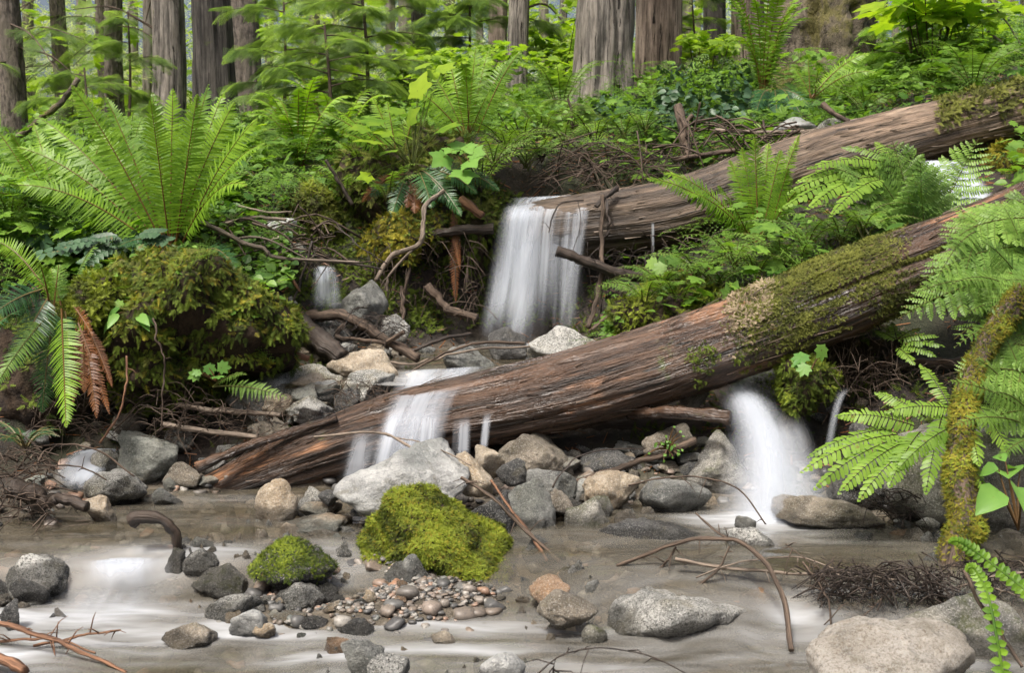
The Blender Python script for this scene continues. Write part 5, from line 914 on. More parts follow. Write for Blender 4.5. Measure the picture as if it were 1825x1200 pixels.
fern('sword_fern', 'second sword fern spreading left behind the largest one', (120, 445, 5.5), [(-20, 215, .1, .15), (20, 240, -.1, .15), (-40, 290, 0, .25), (190, 230, .2, .15), (60, 220, .3, .1), (160, 280, -.2, .2), (-30, 340, -.3, .3)], wid=30, n=38)
fern('sword_fern', 'drooping sword fern hanging over the left bank edge', (105, 545, 4.35),
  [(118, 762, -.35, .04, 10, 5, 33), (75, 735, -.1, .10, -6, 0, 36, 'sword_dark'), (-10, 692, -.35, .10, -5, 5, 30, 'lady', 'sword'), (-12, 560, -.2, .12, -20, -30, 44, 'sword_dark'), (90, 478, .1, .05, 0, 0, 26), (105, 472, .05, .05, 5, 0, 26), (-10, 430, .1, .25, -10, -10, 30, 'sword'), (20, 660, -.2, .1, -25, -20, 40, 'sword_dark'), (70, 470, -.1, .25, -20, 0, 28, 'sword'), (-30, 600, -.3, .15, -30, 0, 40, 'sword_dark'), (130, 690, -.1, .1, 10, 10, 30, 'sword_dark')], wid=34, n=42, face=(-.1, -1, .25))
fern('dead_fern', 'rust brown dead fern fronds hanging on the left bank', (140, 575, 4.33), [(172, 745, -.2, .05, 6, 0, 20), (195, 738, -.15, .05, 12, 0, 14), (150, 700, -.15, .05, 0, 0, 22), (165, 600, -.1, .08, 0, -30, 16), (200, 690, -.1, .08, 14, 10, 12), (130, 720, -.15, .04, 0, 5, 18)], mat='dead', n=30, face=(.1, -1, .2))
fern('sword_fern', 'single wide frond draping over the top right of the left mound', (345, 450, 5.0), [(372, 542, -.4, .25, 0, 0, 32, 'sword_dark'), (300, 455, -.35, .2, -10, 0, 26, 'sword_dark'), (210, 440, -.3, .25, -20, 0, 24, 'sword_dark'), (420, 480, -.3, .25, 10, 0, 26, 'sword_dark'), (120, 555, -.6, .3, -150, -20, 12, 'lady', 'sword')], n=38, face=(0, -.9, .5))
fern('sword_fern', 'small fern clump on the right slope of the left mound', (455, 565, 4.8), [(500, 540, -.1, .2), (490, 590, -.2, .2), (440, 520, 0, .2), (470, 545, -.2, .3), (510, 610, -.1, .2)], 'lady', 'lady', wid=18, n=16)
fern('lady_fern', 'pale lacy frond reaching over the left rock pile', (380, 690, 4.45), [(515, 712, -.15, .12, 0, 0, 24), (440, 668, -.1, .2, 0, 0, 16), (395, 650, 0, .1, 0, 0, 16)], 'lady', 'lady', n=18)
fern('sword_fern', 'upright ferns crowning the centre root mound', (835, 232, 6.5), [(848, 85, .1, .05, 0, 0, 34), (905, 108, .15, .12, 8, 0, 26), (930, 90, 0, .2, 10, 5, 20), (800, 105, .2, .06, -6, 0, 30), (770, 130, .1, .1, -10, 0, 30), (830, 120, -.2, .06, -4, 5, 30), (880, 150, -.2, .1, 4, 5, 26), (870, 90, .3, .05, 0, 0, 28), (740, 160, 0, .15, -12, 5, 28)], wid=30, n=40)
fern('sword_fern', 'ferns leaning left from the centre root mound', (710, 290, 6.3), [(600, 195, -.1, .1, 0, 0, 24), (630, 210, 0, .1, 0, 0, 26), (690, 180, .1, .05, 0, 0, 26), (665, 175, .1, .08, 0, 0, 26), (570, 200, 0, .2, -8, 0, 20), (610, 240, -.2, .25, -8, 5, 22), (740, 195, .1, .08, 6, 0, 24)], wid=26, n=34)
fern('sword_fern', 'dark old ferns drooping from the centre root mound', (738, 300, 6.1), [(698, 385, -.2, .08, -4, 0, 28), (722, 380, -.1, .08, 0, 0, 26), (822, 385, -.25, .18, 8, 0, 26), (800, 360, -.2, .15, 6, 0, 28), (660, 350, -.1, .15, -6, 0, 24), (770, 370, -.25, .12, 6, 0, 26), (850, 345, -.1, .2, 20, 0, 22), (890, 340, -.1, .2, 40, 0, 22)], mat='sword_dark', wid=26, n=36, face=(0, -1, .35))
fern('dead_fern', 'brown dead fronds hanging on the centre root mound', (735, 310, 6.05), [(740, 380, -.1, .05, 0, 0, 18), (725, 370, -.1, .05, 0, 0, 18), (645, 360, 0, .1, -30, 0, 14), (680, 320, 0, .1, -10, 0, 14), (820, 480, -.1, .05, 75, 60, 10), (812, 540, -.1, .02, 72, 100, 12)], mat='dead', n=26, face=(.1, -1, .2))
fern('sword_fern', 'sword fern growing in front of the upper log', (1352, 432, 5.75), [(1322, 262, .05, .04, -4, 0, 36), (1345, 245, 0, .04, 0, 0, 36), (1392, 268, 0, .06, 6, 0, 34), (1425, 240, .1, .05, 8, 0, 24), (1370, 255, .15, .04, 4, 0, 32), (1300, 285, .1, .06, -6, 0, 26), (1182, 308, -.1, .22, -10, 0, 26), (1148, 318, -.25, .20, -14, 0, 26), (1215, 340, -.2, .2, -10, 0, 24), (1405, 300, -.15, .1, 8, 0, 26), (1280, 330, -.3, .12, -8, 0, 26), (1430, 330, -.2, .15, 8, 0, 24)], wid=32, n=42)
fern('lady_fern', 'lady fern arching over the upper log at right centre', (1650, 470, 5.5),
  [(1735, 252, .0, .12, 0, 0, 38), (1600, 275, .1, .12, 0, 0, 44), (1560, 310, -.1, .18, -10, 0, 44), (1500, 330, .1, .22, -20, 0, 42), (1560, 380, -.2, .25, -10, 0, 38), (1640, 330, -.3, .1, 0, 0, 42), (1570, 420, -.3, .25, -10, 0, 34)], 'lady', 'lady', n=24)
def fingers(label, stem, hubs, mat='maiden', Y=4, wid=13, n=22, group=None):
    B = at(*stem[0]); root = thing('maidenhair_fern', label, 'fern', B, group); a = Acc(); add_tube(a, spline([at(*p) for p in stem], 20), np.linspace(.004, .0022, 20), 6, v=2.0); build('stem', a, M[mat], parent=root)
    for bx, by, bY, tx, ty, tY, wd in hubs:
        P0, P2 = at(bx, by, bY), at(tx, ty, tY); L = np.linalg.norm(P2 - P0); a = Acc()
        frond_acc(a, P0, P0 + (P2 - P0) * .5 + np.array([0, 0, .14 * L]), P2, wd * pxm(bY), n, 'finger', nrm(np.array([0, -.55, .8]) + R.normal(0, .12, 3)), R.uniform(.25, .8), sr=.0018); build('frond', a, M[mat], parent=root)
    return root
fingers('maidenhair fern fanning over the upper log above the lower log', [(1600, 430, 5.5), (1575, 350, 5.5), (1590, 282, 5.5)], [(1580, 290, 5.5, 1440, 300, 5.35, 15), (1575, 300, 5.5, 1405, 345, 5.3, 16), (1565, 310, 5.5, 1390, 375, 5.2, 16), (1560, 315, 5.45, 1440, 372, 5.1, 16), (1570, 320, 5.4, 1480, 385, 5.05, 16), (1590, 285, 5.5, 1500, 262, 5.6, 13), (1595, 285, 5.5, 1560, 252, 5.7, 13), (1540, 300, 5.5, 1420, 325, 5.35, 15)])
fingers('largest maidenhair fern over the right waterfall foot', [(1800, 640, 3.75), (1740, 690, 3.68), (1650, 740, 3.6)], [(1600, 775, 3.6, 1428, 842, 3.5, 19), (1610, 780, 3.6, 1452, 872, 3.45, 19), (1622, 785, 3.58, 1495, 880, 3.42, 20), (1635, 790, 3.56, 1530, 893, 3.4, 20), (1590, 765, 3.62, 1440, 815, 3.6, 17), (1630, 760, 3.6, 1490, 742, 3.65, 18), (1640, 770, 3.58, 1585, 868, 3.42, 22), (1650, 745, 3.6, 1560, 700, 3.7, 17), (1690, 720, 3.62, 1640, 650, 3.75, 16), (1680, 740, 3.6, 1650, 880, 3.4, 20), (1700, 730, 3.6, 1580, 735, 3.62, 18), (1700, 760, 3.55, 1600, 838, 3.45, 18), (1720, 740, 3.55, 1745, 830, 3.4, 20), (1740, 720, 3.55, 1800, 810, 3.45, 20), (1700, 790, 3.5, 1760, 880, 3.4, 17)], wid=20)
fingers('small maidenhair fern on the root mat below the lower log', [(1580, 640, 4.4), (1600, 610, 4.38)], [(1600, 605, 4.36, 1672, 600, 4.3, 10), (1605, 610, 4.36, 1682, 618, 4.25, 11), (1605, 615, 4.36, 1668, 636, 4.25, 11), (1600, 605, 4.36, 1640, 585, 4.4, 10), (1595, 605, 4.36, 1560, 590, 4.4, 9), (1600, 620, 4.35, 1630, 650, 4.25, 11), (1598, 605, 4.36, 1590, 575, 4.4, 9)], n=16)
fern('lady_fern', 'lady fern sweeping left over the mossy end of the lower log', (1900, 600, 4.0),
  [(1690, 428, -.1, .15, 0, 0, 55), (1700, 370, .1, .2, 0, 0, 60), (1605, 560, -.2, .22, 0, 0, 52), (1640, 505, -.1, .2, 0, 0, 56), (1720, 560, -.35, .2, 0, 0, 52), (1750, 430, -.2, .2, 0, 0, 60), (1700, 620, -.35, .25, 0, 0, 46), (1790, 370, 0, .2, 0, 0, 58), (1660, 460, .05, .2, 0, 0, 55), (1790, 500, -.4, .2, 0, 0, 50), (1755, 390, .3, .2, 0, 0, 50), (1620, 530, -.3, .3, 0, 0, 48), (1690, 510, -.4, .25, 0, 0, 50)], 'lady', 'lady', n=26, jit=.06)
fern('lady_fern', 'lady fern drooping over the right end of the lower log', (1800, 420, 4.15),
  [(1690, 440, -.2, .3, 0, 0, 40), (1700, 395, 0, .3, 0, 0, 42), (1720, 490, -.3, .3, 0, 0, 42), (1830, 520, -.35, .2, 0, 0, 44), (1770, 540, -.4, .2, 0, 0, 44), (1660, 520, -.35, .35, 0, 0, 40), (1850, 430, -.3, .25, 0, 0, 40), (1740, 370, .2, .2, 0, 0, 40), (1840, 360, .1, .2, 0, 0, 40), (1680, 570, -.35, .3, 0, 0, 38)], 'lady', 'lady', n=24, jit=.03)
fern('lady_fern', 'lady fern leaning in from the right edge above the trillium', (1880, 780, 3.6), [(1690, 680, -.1, .15, 0, 0, 44), (1740, 640, 0, .2, 0, 0, 46), (1700, 760, -.2, .2, 0, 0, 40), (1790, 600, .1, .2, 0, 0, 46), (1770, 700, -.2, .2, 0, 0, 44), (1780, 820, -.2, .2, 0, 0, 34)], 'lady', 'lady', n=22, jit=.04)
def big_fern(label, fronds, mat='lady', group=None):
    B = at(*fronds[0][0]); root = thing('lady_fern', label, 'fern', B, group)
    for (b, tip, arch, wid, npair) in fronds:
        P0, P2 = at(*b), at(*tip); L = np.linalg.norm(P2 - P0); P1 = P0 + (P2 - P0) * .5 + np.array([0, 0, arch * L]); a = Acc(); bz_ = lambda t: (1 - t) ** 2 * P0 + 2 * (1 - t) * t * P1 + t * t * P2
        add_tube(a, np.array([bz_(t) for t in np.linspace(0, 1, 16)]), np.linspace(.0035, .0012, 16), 5, v=2.0); fc = nrm(np.array([0, -.7, .7]) + R.normal(0, .15, 3)); v0 = R.uniform(.25, .75); wm = wid * pxm(b[2])
        for i in range(npair):
            t = .14 + .84 * (i + .3) / npair; q = (i + .5) / npair; C = bz_(t); T = nrm(2 * (1 - t) * (P1 - P0) + 2 * t * (P2 - P1)); S = nrm(np.cross(T, fc)); l = wm * min(1, .55 + 2.2 * q) * (1 - q ** 2.2) ** .8 + .01
            for sg in (1, -1):
                d = nrm(S * sg * .86 + T * (.38 + .35 * q) + R.normal(0, .05, 3)); e = C + d * l + np.array([0, 0, -.14 * l]); frond_acc(a, C, (C + e) / 2 + np.array([0, 0, .06 * l]), e, l * .17, max(7, int(20 * l / wm)), 'finger', fc, v0 + R.uniform(-.08, .12), sr=.0007)
        build('frond', a, M[mat], parent=root)
    return root
big_fern('big lacy fern cascading left over the mossy end of the lower log', [((1900, 500, 4.05), (1600, 568, 3.75), .16, 78, 15), ((1900, 450, 4.1), (1640, 500, 3.85), .18, 80, 15), ((1900, 400, 4.15), (1675, 430, 4.0), .18, 80, 14), ((1900, 420, 4.2), (1705, 398, 4.15), .14, 66, 13), ((1900, 540, 4.0), (1700, 605, 3.75), .18, 70, 14), ((1900, 400, 4.3), (1790, 352, 4.3), .1, 50, 12), ((1880, 480, 3.95), (1760, 560, 3.7), .15, 66, 13)])
big_fern('lacy fern leaning in at the right edge above the trillium leaves', [((1900, 690, 3.7), (1700, 665, 3.6), .16, 64, 13), ((1900, 640, 3.75), (1735, 625, 3.7), .2, 62, 12), ((1900, 740, 3.65), (1730, 760, 3.5), .16, 56, 12)])
big_fern('lacy fern hanging over the upper log beside the cascade', [((1650, 430, 5.5), (1745, 245, 5.45), .0, 74, 14), ((1640, 430, 5.5), (1590, 250, 5.45), .05, 74, 14), ((1635, 430, 5.5), (1490, 300, 5.3), .2, 74, 14), ((1645, 430, 5.5), (1640, 290, 5.2), .05, 70, 13), ((1640, 440, 5.5), (1520, 390, 5.1), .25, 60, 12)])
BK = [(1180, 520), (1240, 500), (1310, 480), (1390, 470), (1440, 450), (1500, 440), (1280, 520), (1350, 500), (1210, 560), (1420, 490), (1150, 545), (1540, 425)]
for i, (px, py) in enumerate(BK):
    radial_fern('lady_fern', 'bright lady fern in the row on the bank between the two big logs', (px, py, 5.3 - .01 * i), 9, .30 + .05 * (i % 3), .055, 'lady', 'lady', .38, .85, 16, .28, 'lady ferns on the bank between the logs')
radial_fern('sword_fern', 'sword fern in front of the biggest spruce trunk', (1360, 175, 8.2), 15, .85, .085, 'sword', 'sword', .95, .45, 34, .25)
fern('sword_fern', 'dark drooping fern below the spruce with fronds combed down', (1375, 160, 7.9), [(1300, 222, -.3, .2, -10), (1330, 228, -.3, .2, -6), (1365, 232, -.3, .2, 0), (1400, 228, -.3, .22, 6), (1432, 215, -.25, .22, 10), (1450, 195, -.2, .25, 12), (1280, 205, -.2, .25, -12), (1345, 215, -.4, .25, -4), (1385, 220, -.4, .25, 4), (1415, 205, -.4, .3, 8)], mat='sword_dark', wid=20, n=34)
fern('sword_fern', 'single bright fern leaning right beside the spruce foot', (1450, 175, 8.0), [(1412, 118, .1, .15), (1440, 105, .1, .12), (1550, 95, -.1, .25), (1520, 110, .1, .2), (1460, 120, -.2, .2), (1565, 130, -.2, .3)], wid=18, n=32)
for i, (lb, b, nf, L, wd, k, mt, hh, sp) in enumerate([
  ('pale horizontal lady fern behind the upper log at the right', (1540, 205, 7.6), 13, .5, .08, 'lady', 'lady', .3, .9),
  ('lady fern at the right edge above the mossy end of the upper log', (1735, 175, 7.2), 12, .6, .09, 'lady', 'lady', .5, .8),
  ('lady fern behind the slender pale trunk', (1000, 210, 8.6), 11, .7, .1, 'lady', 'lady', .6, .7),
  ('fern left of the flaring cedar base', (965, 250, 7.6), 12, .5, .08, 'lady', 'lady', .45, .8),
  ('bright sword fern in the hollow left of the centre mound', (535, 320, 7.0), 14, .7, .075, 'sword', 'sword', .85, .5),
  ('sword fern behind the mossy stump', (600, 310, 7.6), 12, .75, .075, 'sword', 'sword', .8, .55),
  ('low fern at the foot of the dark cedar', (440, 330, 7.2), 11, .5, .07, 'sword', 'sword', .5, .8),
  ('dark low fern at the far left among the salal', (95, 400, 5.5), 11, .42, .06, 'sword', 'sword_dark', .35, .9),
  ('fern between the left mound and the mossy stump', (430, 390, 6.3), 10, .45, .06, 'lady', 'lady', .4, .85),
  ('fern at the left edge under the sword ferns', (20, 400, 5.3), 11, .5, .065, 'lady', 'lady', .4, .8),
  ('tall pale fern in the gap behind the largest sword fern', (235, 300, 7.5), 12, .7, .08, 'lady', 'lady', .6, .7),
  ('fern below the twig pile beside the waterfall lip', (940, 300, 6.7), 11, .4, .065, 'lady', 'lady', .35, .9),
  ('small fern at the top of the centre mound right side', (900, 270, 6.5), 10, .38, .06, 'lady', 'maiden', .3, .9),
  ('fern under the maple leaves at the top right', (1700, 130, 8.2), 12, .6, .08, 'lady', 'lady', .6, .7),
  ('low dark fern at the lower left corner bank', (45, 800, 4.0), 9, .2, .03, 'lady', 'sword_dark', .3, .9)]):
    radial_fern('lady_fern' if k == 'lady' else 'sword_fern', lb, b, nf, L, wd, k, mt, hh, sp, 18 if k == 'lady' else 30)
for i, (px, py, Y) in enumerate([(905, 285, 6.35), (930, 262, 6.6), (880, 300, 6.2), (965, 285, 6.8), (1010, 262, 7.0), (1060, 262, 7.0), (1110, 250, 7.0), (640, 300, 6.3), (615, 350, 6.2), (560, 345, 6.6), (690, 355, 6.0), (860, 335, 6.1), (1150, 235, 7.0), (470, 350, 6.4)]):
    radial_fern('lady_fern', 'small fresh fern on the slope around the centre mound and waterfall lip', (px, py, Y), 9, .26 + .05 * (i % 3), .055, 'lady', ['lady', 'maiden'][i % 2], .45, .8, 14, .28, 'small ferns around the waterfall lip')
# young fiddlehead fronds at the bottom right
a = Acc(); root = thing('fiddlehead_fern', 'young curling fern frond hanging across the bottom right boulder', 'fern', at(1770, 1215, 2.55))
for pts in ([(1790, 1220, 2.55), (1775, 1130, 2.6), (1760, 1060, 2.65), (1740, 1020, 2.68), (1728, 1012, 2.68), (1722, 1020, 2.68)], [(1850, 1070, 2.7), (1800, 1030, 2.75), (1740, 985, 2.8), (1705, 965, 2.8), (1690, 968, 2.8)]):
    P = spline([at(*p) for p in pts], 60); add_tube(a, P, np.linspace(.004, .0025, 60), 6, v=.3)
    k = 44; i = np.linspace(2, 57, k).astype(int); T = nrm(np.gradient(P, axis=0))[i]; sgn = np.where(np.arange(k) % 2 == 0, 1, -1)[:, None]; d = nrm(np.cross(T, [0, -1, .2]) * sgn + T * .2)
    inst(a, t_leaf(.1, .42, .2), P[i], basis(d, np.array([[0, -.8, .6]] * k)), np.interp(np.linspace(0, 1, k), [0, .6, 1], [.026, .02, .006]), R.uniform(.3, .7, k))
build('frond', a, M['sword'], parent=root)

def plant(name, label, cat, base, leaves, tm, mat, size, stems=True, group=None, face=(0, -.6, .8), rnd=.4):
    B = at(*base) if len(base) == 3 and not isinstance(base, np.ndarray) else base; root = thing(name, label, cat, B, group); A, S = Acc(), Acc()
    Q = np.array([at(*l[:3]) for l in leaves]) if not isinstance(leaves, np.ndarray) else leaves; k = len(Q)
    d = nrm((Q - B) * np.array([1, 1, .3]) + rdir(k) * .04 + np.array([0, 0, -.05])); nn = nrm(np.array([face] * k) + rdir(k) * rnd)
    k_ = .72 if name == 'thimbleberry' else 1.0
    sz = k_ * np.array([l[3] if not isinstance(leaves, np.ndarray) and len(l) > 3 else size for l in leaves]) * R.uniform(.85, 1.15, k)
    inst(A, tm, Q - d * sz[:, None] * .3, basis(d, nn), sz, R.uniform(.1, 1, k)); build('leaves', A, M[mat], parent=root, smooth=True)
    if stems:
        for q, dd, s_ in zip(Q, d, sz): add_tube(S, spline(np.array([B, (B + q) / 2 + np.array([0, 0, .12 * np.linalg.norm(q - B)]), q - dd * s_ * .3]), 8), np.linspace(.004, .0018, 8), 5, v=2.0)
        build('stems', S, M[mat], parent=root)
    return root
plant('thimbleberry', 'broad bright maple shaped leaves on stalks over the centre mound', 'plant', (735, 300, 6.15), [(755, 115, 6.3, .13), (795, 118, 6.3, .12), (748, 150, 6.2, .15), (765, 168, 6.1, .14), (660, 215, 6.1, .14), (640, 228, 6.0, .13), (655, 250, 5.95, .15), (690, 270, 6.0, .12), (705, 195, 6.2, .11), (735, 205, 6.15, .12), (800, 225, 6.0, .15), (650, 315, 5.95, .09), (720, 240, 6.0, .1), (680, 235, 6.05, .12), (775, 130, 6.35, .11)], T_MAPLE, 'broad', .12, rnd=.35, face=(0, -.5, .85))
plant('thimbleberry', 'cluster of broad leaves on the front of the centre mound', 'plant', (812, 275, 6.05), [(785, 285, 5.9, .13), (800, 268, 5.9, .1), (835, 265, 5.95, .12), (850, 272, 5.9, .1), (828, 312, 5.85, .16), (840, 290, 5.85, .13), (815, 262, 6, .1)], T_MAPLE, 'lily', .12, rnd=.3, face=(0, -.75, .65))
def cover_patch(x0, y0, x1, y1, Y0, Y1, k, s0, s1):
    px = R.uniform(x0, x1, k); py = R.uniform(y0, y1, k); Y = np.interp(py, [y0, y1], [Y1, Y0]) + R.uniform(-.15, .15, k); return np.array([at(a_, b_, c_) for a_, b_, c_ in zip(px, py, Y)])
plant('bunchberry', 'fresh leafy herb growing from the front of the left mound', 'plant', (235, 560, 4.4), [(195, 575, 4.35), (205, 555, 4.35), (222, 545, 4.4), (250, 565, 4.3), (262, 555, 4.35), (245, 540, 4.4), (205, 565, 4.3), (275, 548, 4.4), (290, 525, 4.45), (230, 530, 4.45), (265, 515, 4.5), (310, 520, 4.45), (350, 525, 4.45), (255, 575, 4.3)], T_LILY, 'lily', .085, face=(0, -.55, .85))
plant('trillium', 'three leaved trillium with broad leaves beside the mossy trunk', 'plant', (1815, 945, 3.3), [(1772, 884, 3.2, .12), (1822, 878, 3.2, .12), (1796, 845, 3.36, .11), (1768, 838, 3.38, .07), (1812, 835, 3.38, .07), (1785, 818, 3.4, .06)], t_leaf(.2, .40, .35), 'lily', .085, face=(0, -.55, .8), rnd=.3)
plant('currant', 'little lobed leaf sprig below the left mound', 'plant', (385, 680, 4.4), [(345, 670, 4.35, .035), (375, 660, 4.4, .04), (400, 655, 4.4, .045), (388, 672, 4.35, .04), (350, 665, 4.35, .03)], T_MAPLE2, 'lily', .04, face=(0, -.85, .5))
plant('foamflower', 'pair of pale lobed leaves on the hanging moss tuft', 'plant', (1445, 660, 4.2), [(1425, 640, 4.2, .045), (1465, 630, 4.2, .05), (1432, 660, 4.15, .04), (1420, 650, 4.2, .03)], T_MAPLE2, 'lily', .045, face=(0, -.7, .7))
plant('huckleberry_sprig', 'tiny green sprig on the slanting stick under the lower log', 'plant', (1190, 800, 4.2), np.array([at(R.normal(1195, 18), R.normal(795, 12), 4.18) for _ in range(34)]), T_LEAF, 'lily', .014, face=(0, -.8, .6), rnd=.8)
plant('herb', 'lobed herb at the tip of the bright mossy bank', 'plant', (1195, 490, 5.3), [(1160, 470, 5.3, .05), (1185, 468, 5.3, .06), (1205, 465, 5.3, .06), (1175, 480, 5.25, .05)], T_MAPLE2, 'lady', .05)
for lb, b, (x0, y0, x1, y1, Y0, Y1), k, sz in [
  ('dark glossy salal shrub at the foot of the reddish cedar', (1250, 215, 7.6), (1175, 115, 1335, 215, 7.3, 8.3), 420, .06), ('dark glossy salal shrub right of the flaring cedar', (1130, 225, 7.8), (1060, 170, 1200, 225, 7.4, 8.2), 240, .055),
  ('dark salal patch at the top of the left mound', (120, 440, 5.2), (60, 395, 250, 450, 4.9, 5.3), 110, .06)]:
    plant('salal_shrub', lb, 'shrub', b, cover_patch(x0, y0, x1, y1, Y0, Y1, k, 0, 0), T_LEAF, 'salal', sz, stems=False, face=(0, -.55, .7), rnd=.9)
# pinnate evergreen leaves on the left mound top
for lb, b, tips in [('row leafleted evergreen sprays on the left mound top', (230, 465, 4.9), [(110, 440, 4.7), (175, 425, 4.75), (285, 415, 4.8), (150, 470, 4.65), (300, 430, 4.8), (65, 455, 4.7)])]:
    root = thing('mahonia', lb, 'plant', at(*b))
    for tx, ty, tY in tips:
        a = Acc(); P0, P2 = at(*b), at(tx, ty, tY); P = spline(np.array([P0, (P0 + P2) / 2 + np.array([0, 0, .05]), P2]), 20); add_tube(a, P, .0018, 5, v=.2); i = np.arange(4, 20, 2); T = nrm(np.gradient(P, axis=0))[i]
        for sg in (1, -1): inst(a, T_LEAF, P[i], basis(nrm(np.cross(T, [0, -.5, .9]) * sg + T * .3), np.array([[0, -.6, .8]] * len(i))), .05, R.uniform(.3, 1, len(i)))
        build('spray', a, M['salal'], parent=root)

# ------------------------------------------------------------------ trees
def bough(TA, FA, P0, P1, sag, tm, s, k, rs, r=.012, v0=.5):
    L = np.linalg.norm(P1 - P0); P = spline(np.array([P0, (P0 + P1) / 2 + np.array([0, 0, sag * .5 * L]), P1]), 12); add_tube(TA, P, np.linspace(r, r * .3, 12), 5)
    i = (rs.uniform(.15, 1, k) * 11).astype(int); T = nrm(np.gradient(P, axis=0))[i]; sg = rs.choice([-1, 1], k)[:, None]
    h = nrm(np.cross(T, [0, 0, 1.0])); d = nrm(T * rs.uniform(.2, 1, (k, 1)) + h * sg * rs.uniform(.2, 1, (k, 1)) + np.array([0, 0, -.12]) + rs.normal(0, .12, (k, 3)))
    inst(FA, tm, P[i], basis(d, nrm(np.array([0, 0, 1.0]) + rs.normal(0, .25, (k, 3)))), s * rs.uniform(.6, 1.15, k), np.clip(v0 + rs.normal(0, .22, k), 0, 1.2))
def tree(name, label, xl, xr, base, Y, mat, flare=.35, fl=.5, lean=0, top=9.0, amp=.05, k=16, kz=.5, seg=56, dead=0, boughs=(), group=None, needle='needle', seed=0, lobes=0):
    rs = np.random.RandomState(seed + int(xl) + 900); c = at((xl + xr) / 2, base, Y); rad = (xr - xl) / 2 * pxm(Y); z0 = min(c[2], gz(c[0], Y)) - .15
    root = thing(name, label, 'tree', (c[0], Y, z0 + .15), group); n = 110 if seg > 40 else 40
    h = np.concatenate([np.linspace(0, 3.2, n * 3 // 4), np.linspace(3.2, top, n // 4 + 1)[1:]]); P = np.stack([c[0] + lean * h + .03 * np.sin(h * 1.1 + seed), np.full(len(h), Y) + .02 * np.sin(h + seed), z0 + h], 1)
    r = rad * (1 + flare * np.exp(-h / fl)) * (1 - .02 * h)
    rd = ridge_disp(k, kz, amp, seed)
    def dsp(tc):
        ang = np.arctan2(tc[:, 1], tc[:, 0]); return rd(tc) + lobes * np.exp(-tc[:, 2] / .7) * np.sin(ang * 5 + seed)
    a = Acc(); add_tube(a, P, r, seg, dsp); build('trunk', a, M[mat], parent=root, smooth=True)
    if dead:
        D = Acc()
        for i in range(dead):
            hh = rs.uniform(.8, 3.0); az = rs.uniform(0, 2 * PI); d = np.array([math.cos(az), math.sin(az), rs.uniform(-.5, .4)]); L = rs.uniform(.4, 1.4); p = np.array([c[0], Y, z0 + hh]) + d * rad * .8
            add_tube(D, spline(np.array([p, p + d * L * .5 + np.array([0, 0, .06]), p + d * L + np.array([0, 0, -.15 * L])]), 9), np.linspace(.016, .004, 9), 5)
        build('branches', D, M['stick'], parent=root)
    if boughs:
        boughs = [(b_[0], b_[1], b_[2], b_[3], b_[4], max(5, b_[5] // 2)) for b_ in boughs]; TA, FA = Acc(), Acc()
        for hx, hy, tx, ty, tY, ns in boughs: bough(TA, FA, np.array([c[0], Y, at(hx, hy, Y)[2]]), at(tx, ty, tY), .12, T_SPRAY, .30, ns * 2, rs)
        build('branches', TA, M['stick'], parent=root); build('foliage', FA, M[needle], parent=root)
    return root
tree('hemlock_tree', 'rough brown trunk standing at the far left edge', 2, 44, 250, 12, 'hemlock', .15, lean=-.015, dead=5, k=22, kz=4, boughs=[(20, 60, 150, 70, 11, 16), (20, 110, -60, 140, 11, 12), (20, 40, 110, 140, 10.5, 14)], seed=1)
tree('hemlock_tree', 'slim grey trunk second from the left', 100, 127, 225, 15, 'hemlock', .12, dead=4, k=22, kz=4, seed=2, boughs=[(112, 30, 230, 60, 14, 14), (112, 50, 40, 80, 14, 12)])
tree('hemlock_tree', 'thin far trunk touching the mossy brown one', 180, 200, 215, 17, 'hemlock', .1, k=22, kz=4, seg=36, seed=3)
tree('hemlock_tree', 'brown trunk with bracket knots left of the grey cedar', 196, 226, 235, 13.5, 'hemlock', .15, dead=4, k=22, kz=4, seed=4, boughs=[(210, 45, 300, 90, 12.5, 14), (210, 60, 130, 100, 12.5, 14), (210, 100, 270, 130, 12, 12)])
tree('cedar_tree', 'thin pale trunk tucked behind the grey cedar', 258, 277, 230, 15.5, 'far_trunk', .1, seg=36, seed=5)
tree('cedar_tree', 'grey fluted cedar trunk left of the dark one', 274, 328, 240, 12.2, 'cedar', .2, lean=-.008, dead=4, seed=6, amp=.05)
tree('cedar_tree', 'thick dark cedar trunk at left with a widening foot', 348, 412, 215, 10.4, 'cedar_dark', .42, .9, lean=-.012, seed=7, amp=.05)
tree('cedar_tree', 'dark trunk close behind the thick dark cedar', 421, 468, 300, 11.6, 'hemlock', .1, seed=8, dead=2)
tree('hemlock_tree', 'dim trunk behind the young hemlock boughs', 738, 764, 215, 14, 'cedar_dark', .1, seg=36, seed=9, dead=3, boughs=[(750, 60, 640, 80, 13, 14), (750, 30, 850, 60, 13, 16), (750, 20, 690, 20, 13, 14)])
tree('hemlock_tree', 'brown broken barked trunk left of the slender pale one', 876, 908, 205, 14.5, 'cedar_red', .15, seg=40, seed=10)
tree('cedar_tree', 'slender pale trunk near the centre', 908, 944, 215, 11.4, 'cedar', .15, seed=11, dead=1)
tree('cedar_tree', 'big fluted cedar with a flaring mossy base', 1028, 1122, 190, 10.4, 'cedar', .32, .55, lean=.004, seed=12, amp=.06, k=13, lobes=.05)
tree('cedar_tree', 'reddish smooth cedar right of the fluted one', 1128, 1208, 180, 11.6, 'cedar_red', .08, seed=13, amp=.025)
tree('cedar_tree', 'dim grey trunk left of the tall sword fern', 1252, 1290, 115, 14, 'cedar_dark', .1, seg=40, seed=14)
tree('cedar_tree', 'reddish brown trunk behind the tall sword fern', 1306, 1362, 100, 12.4, 'cedar_red', .1, seed=15)
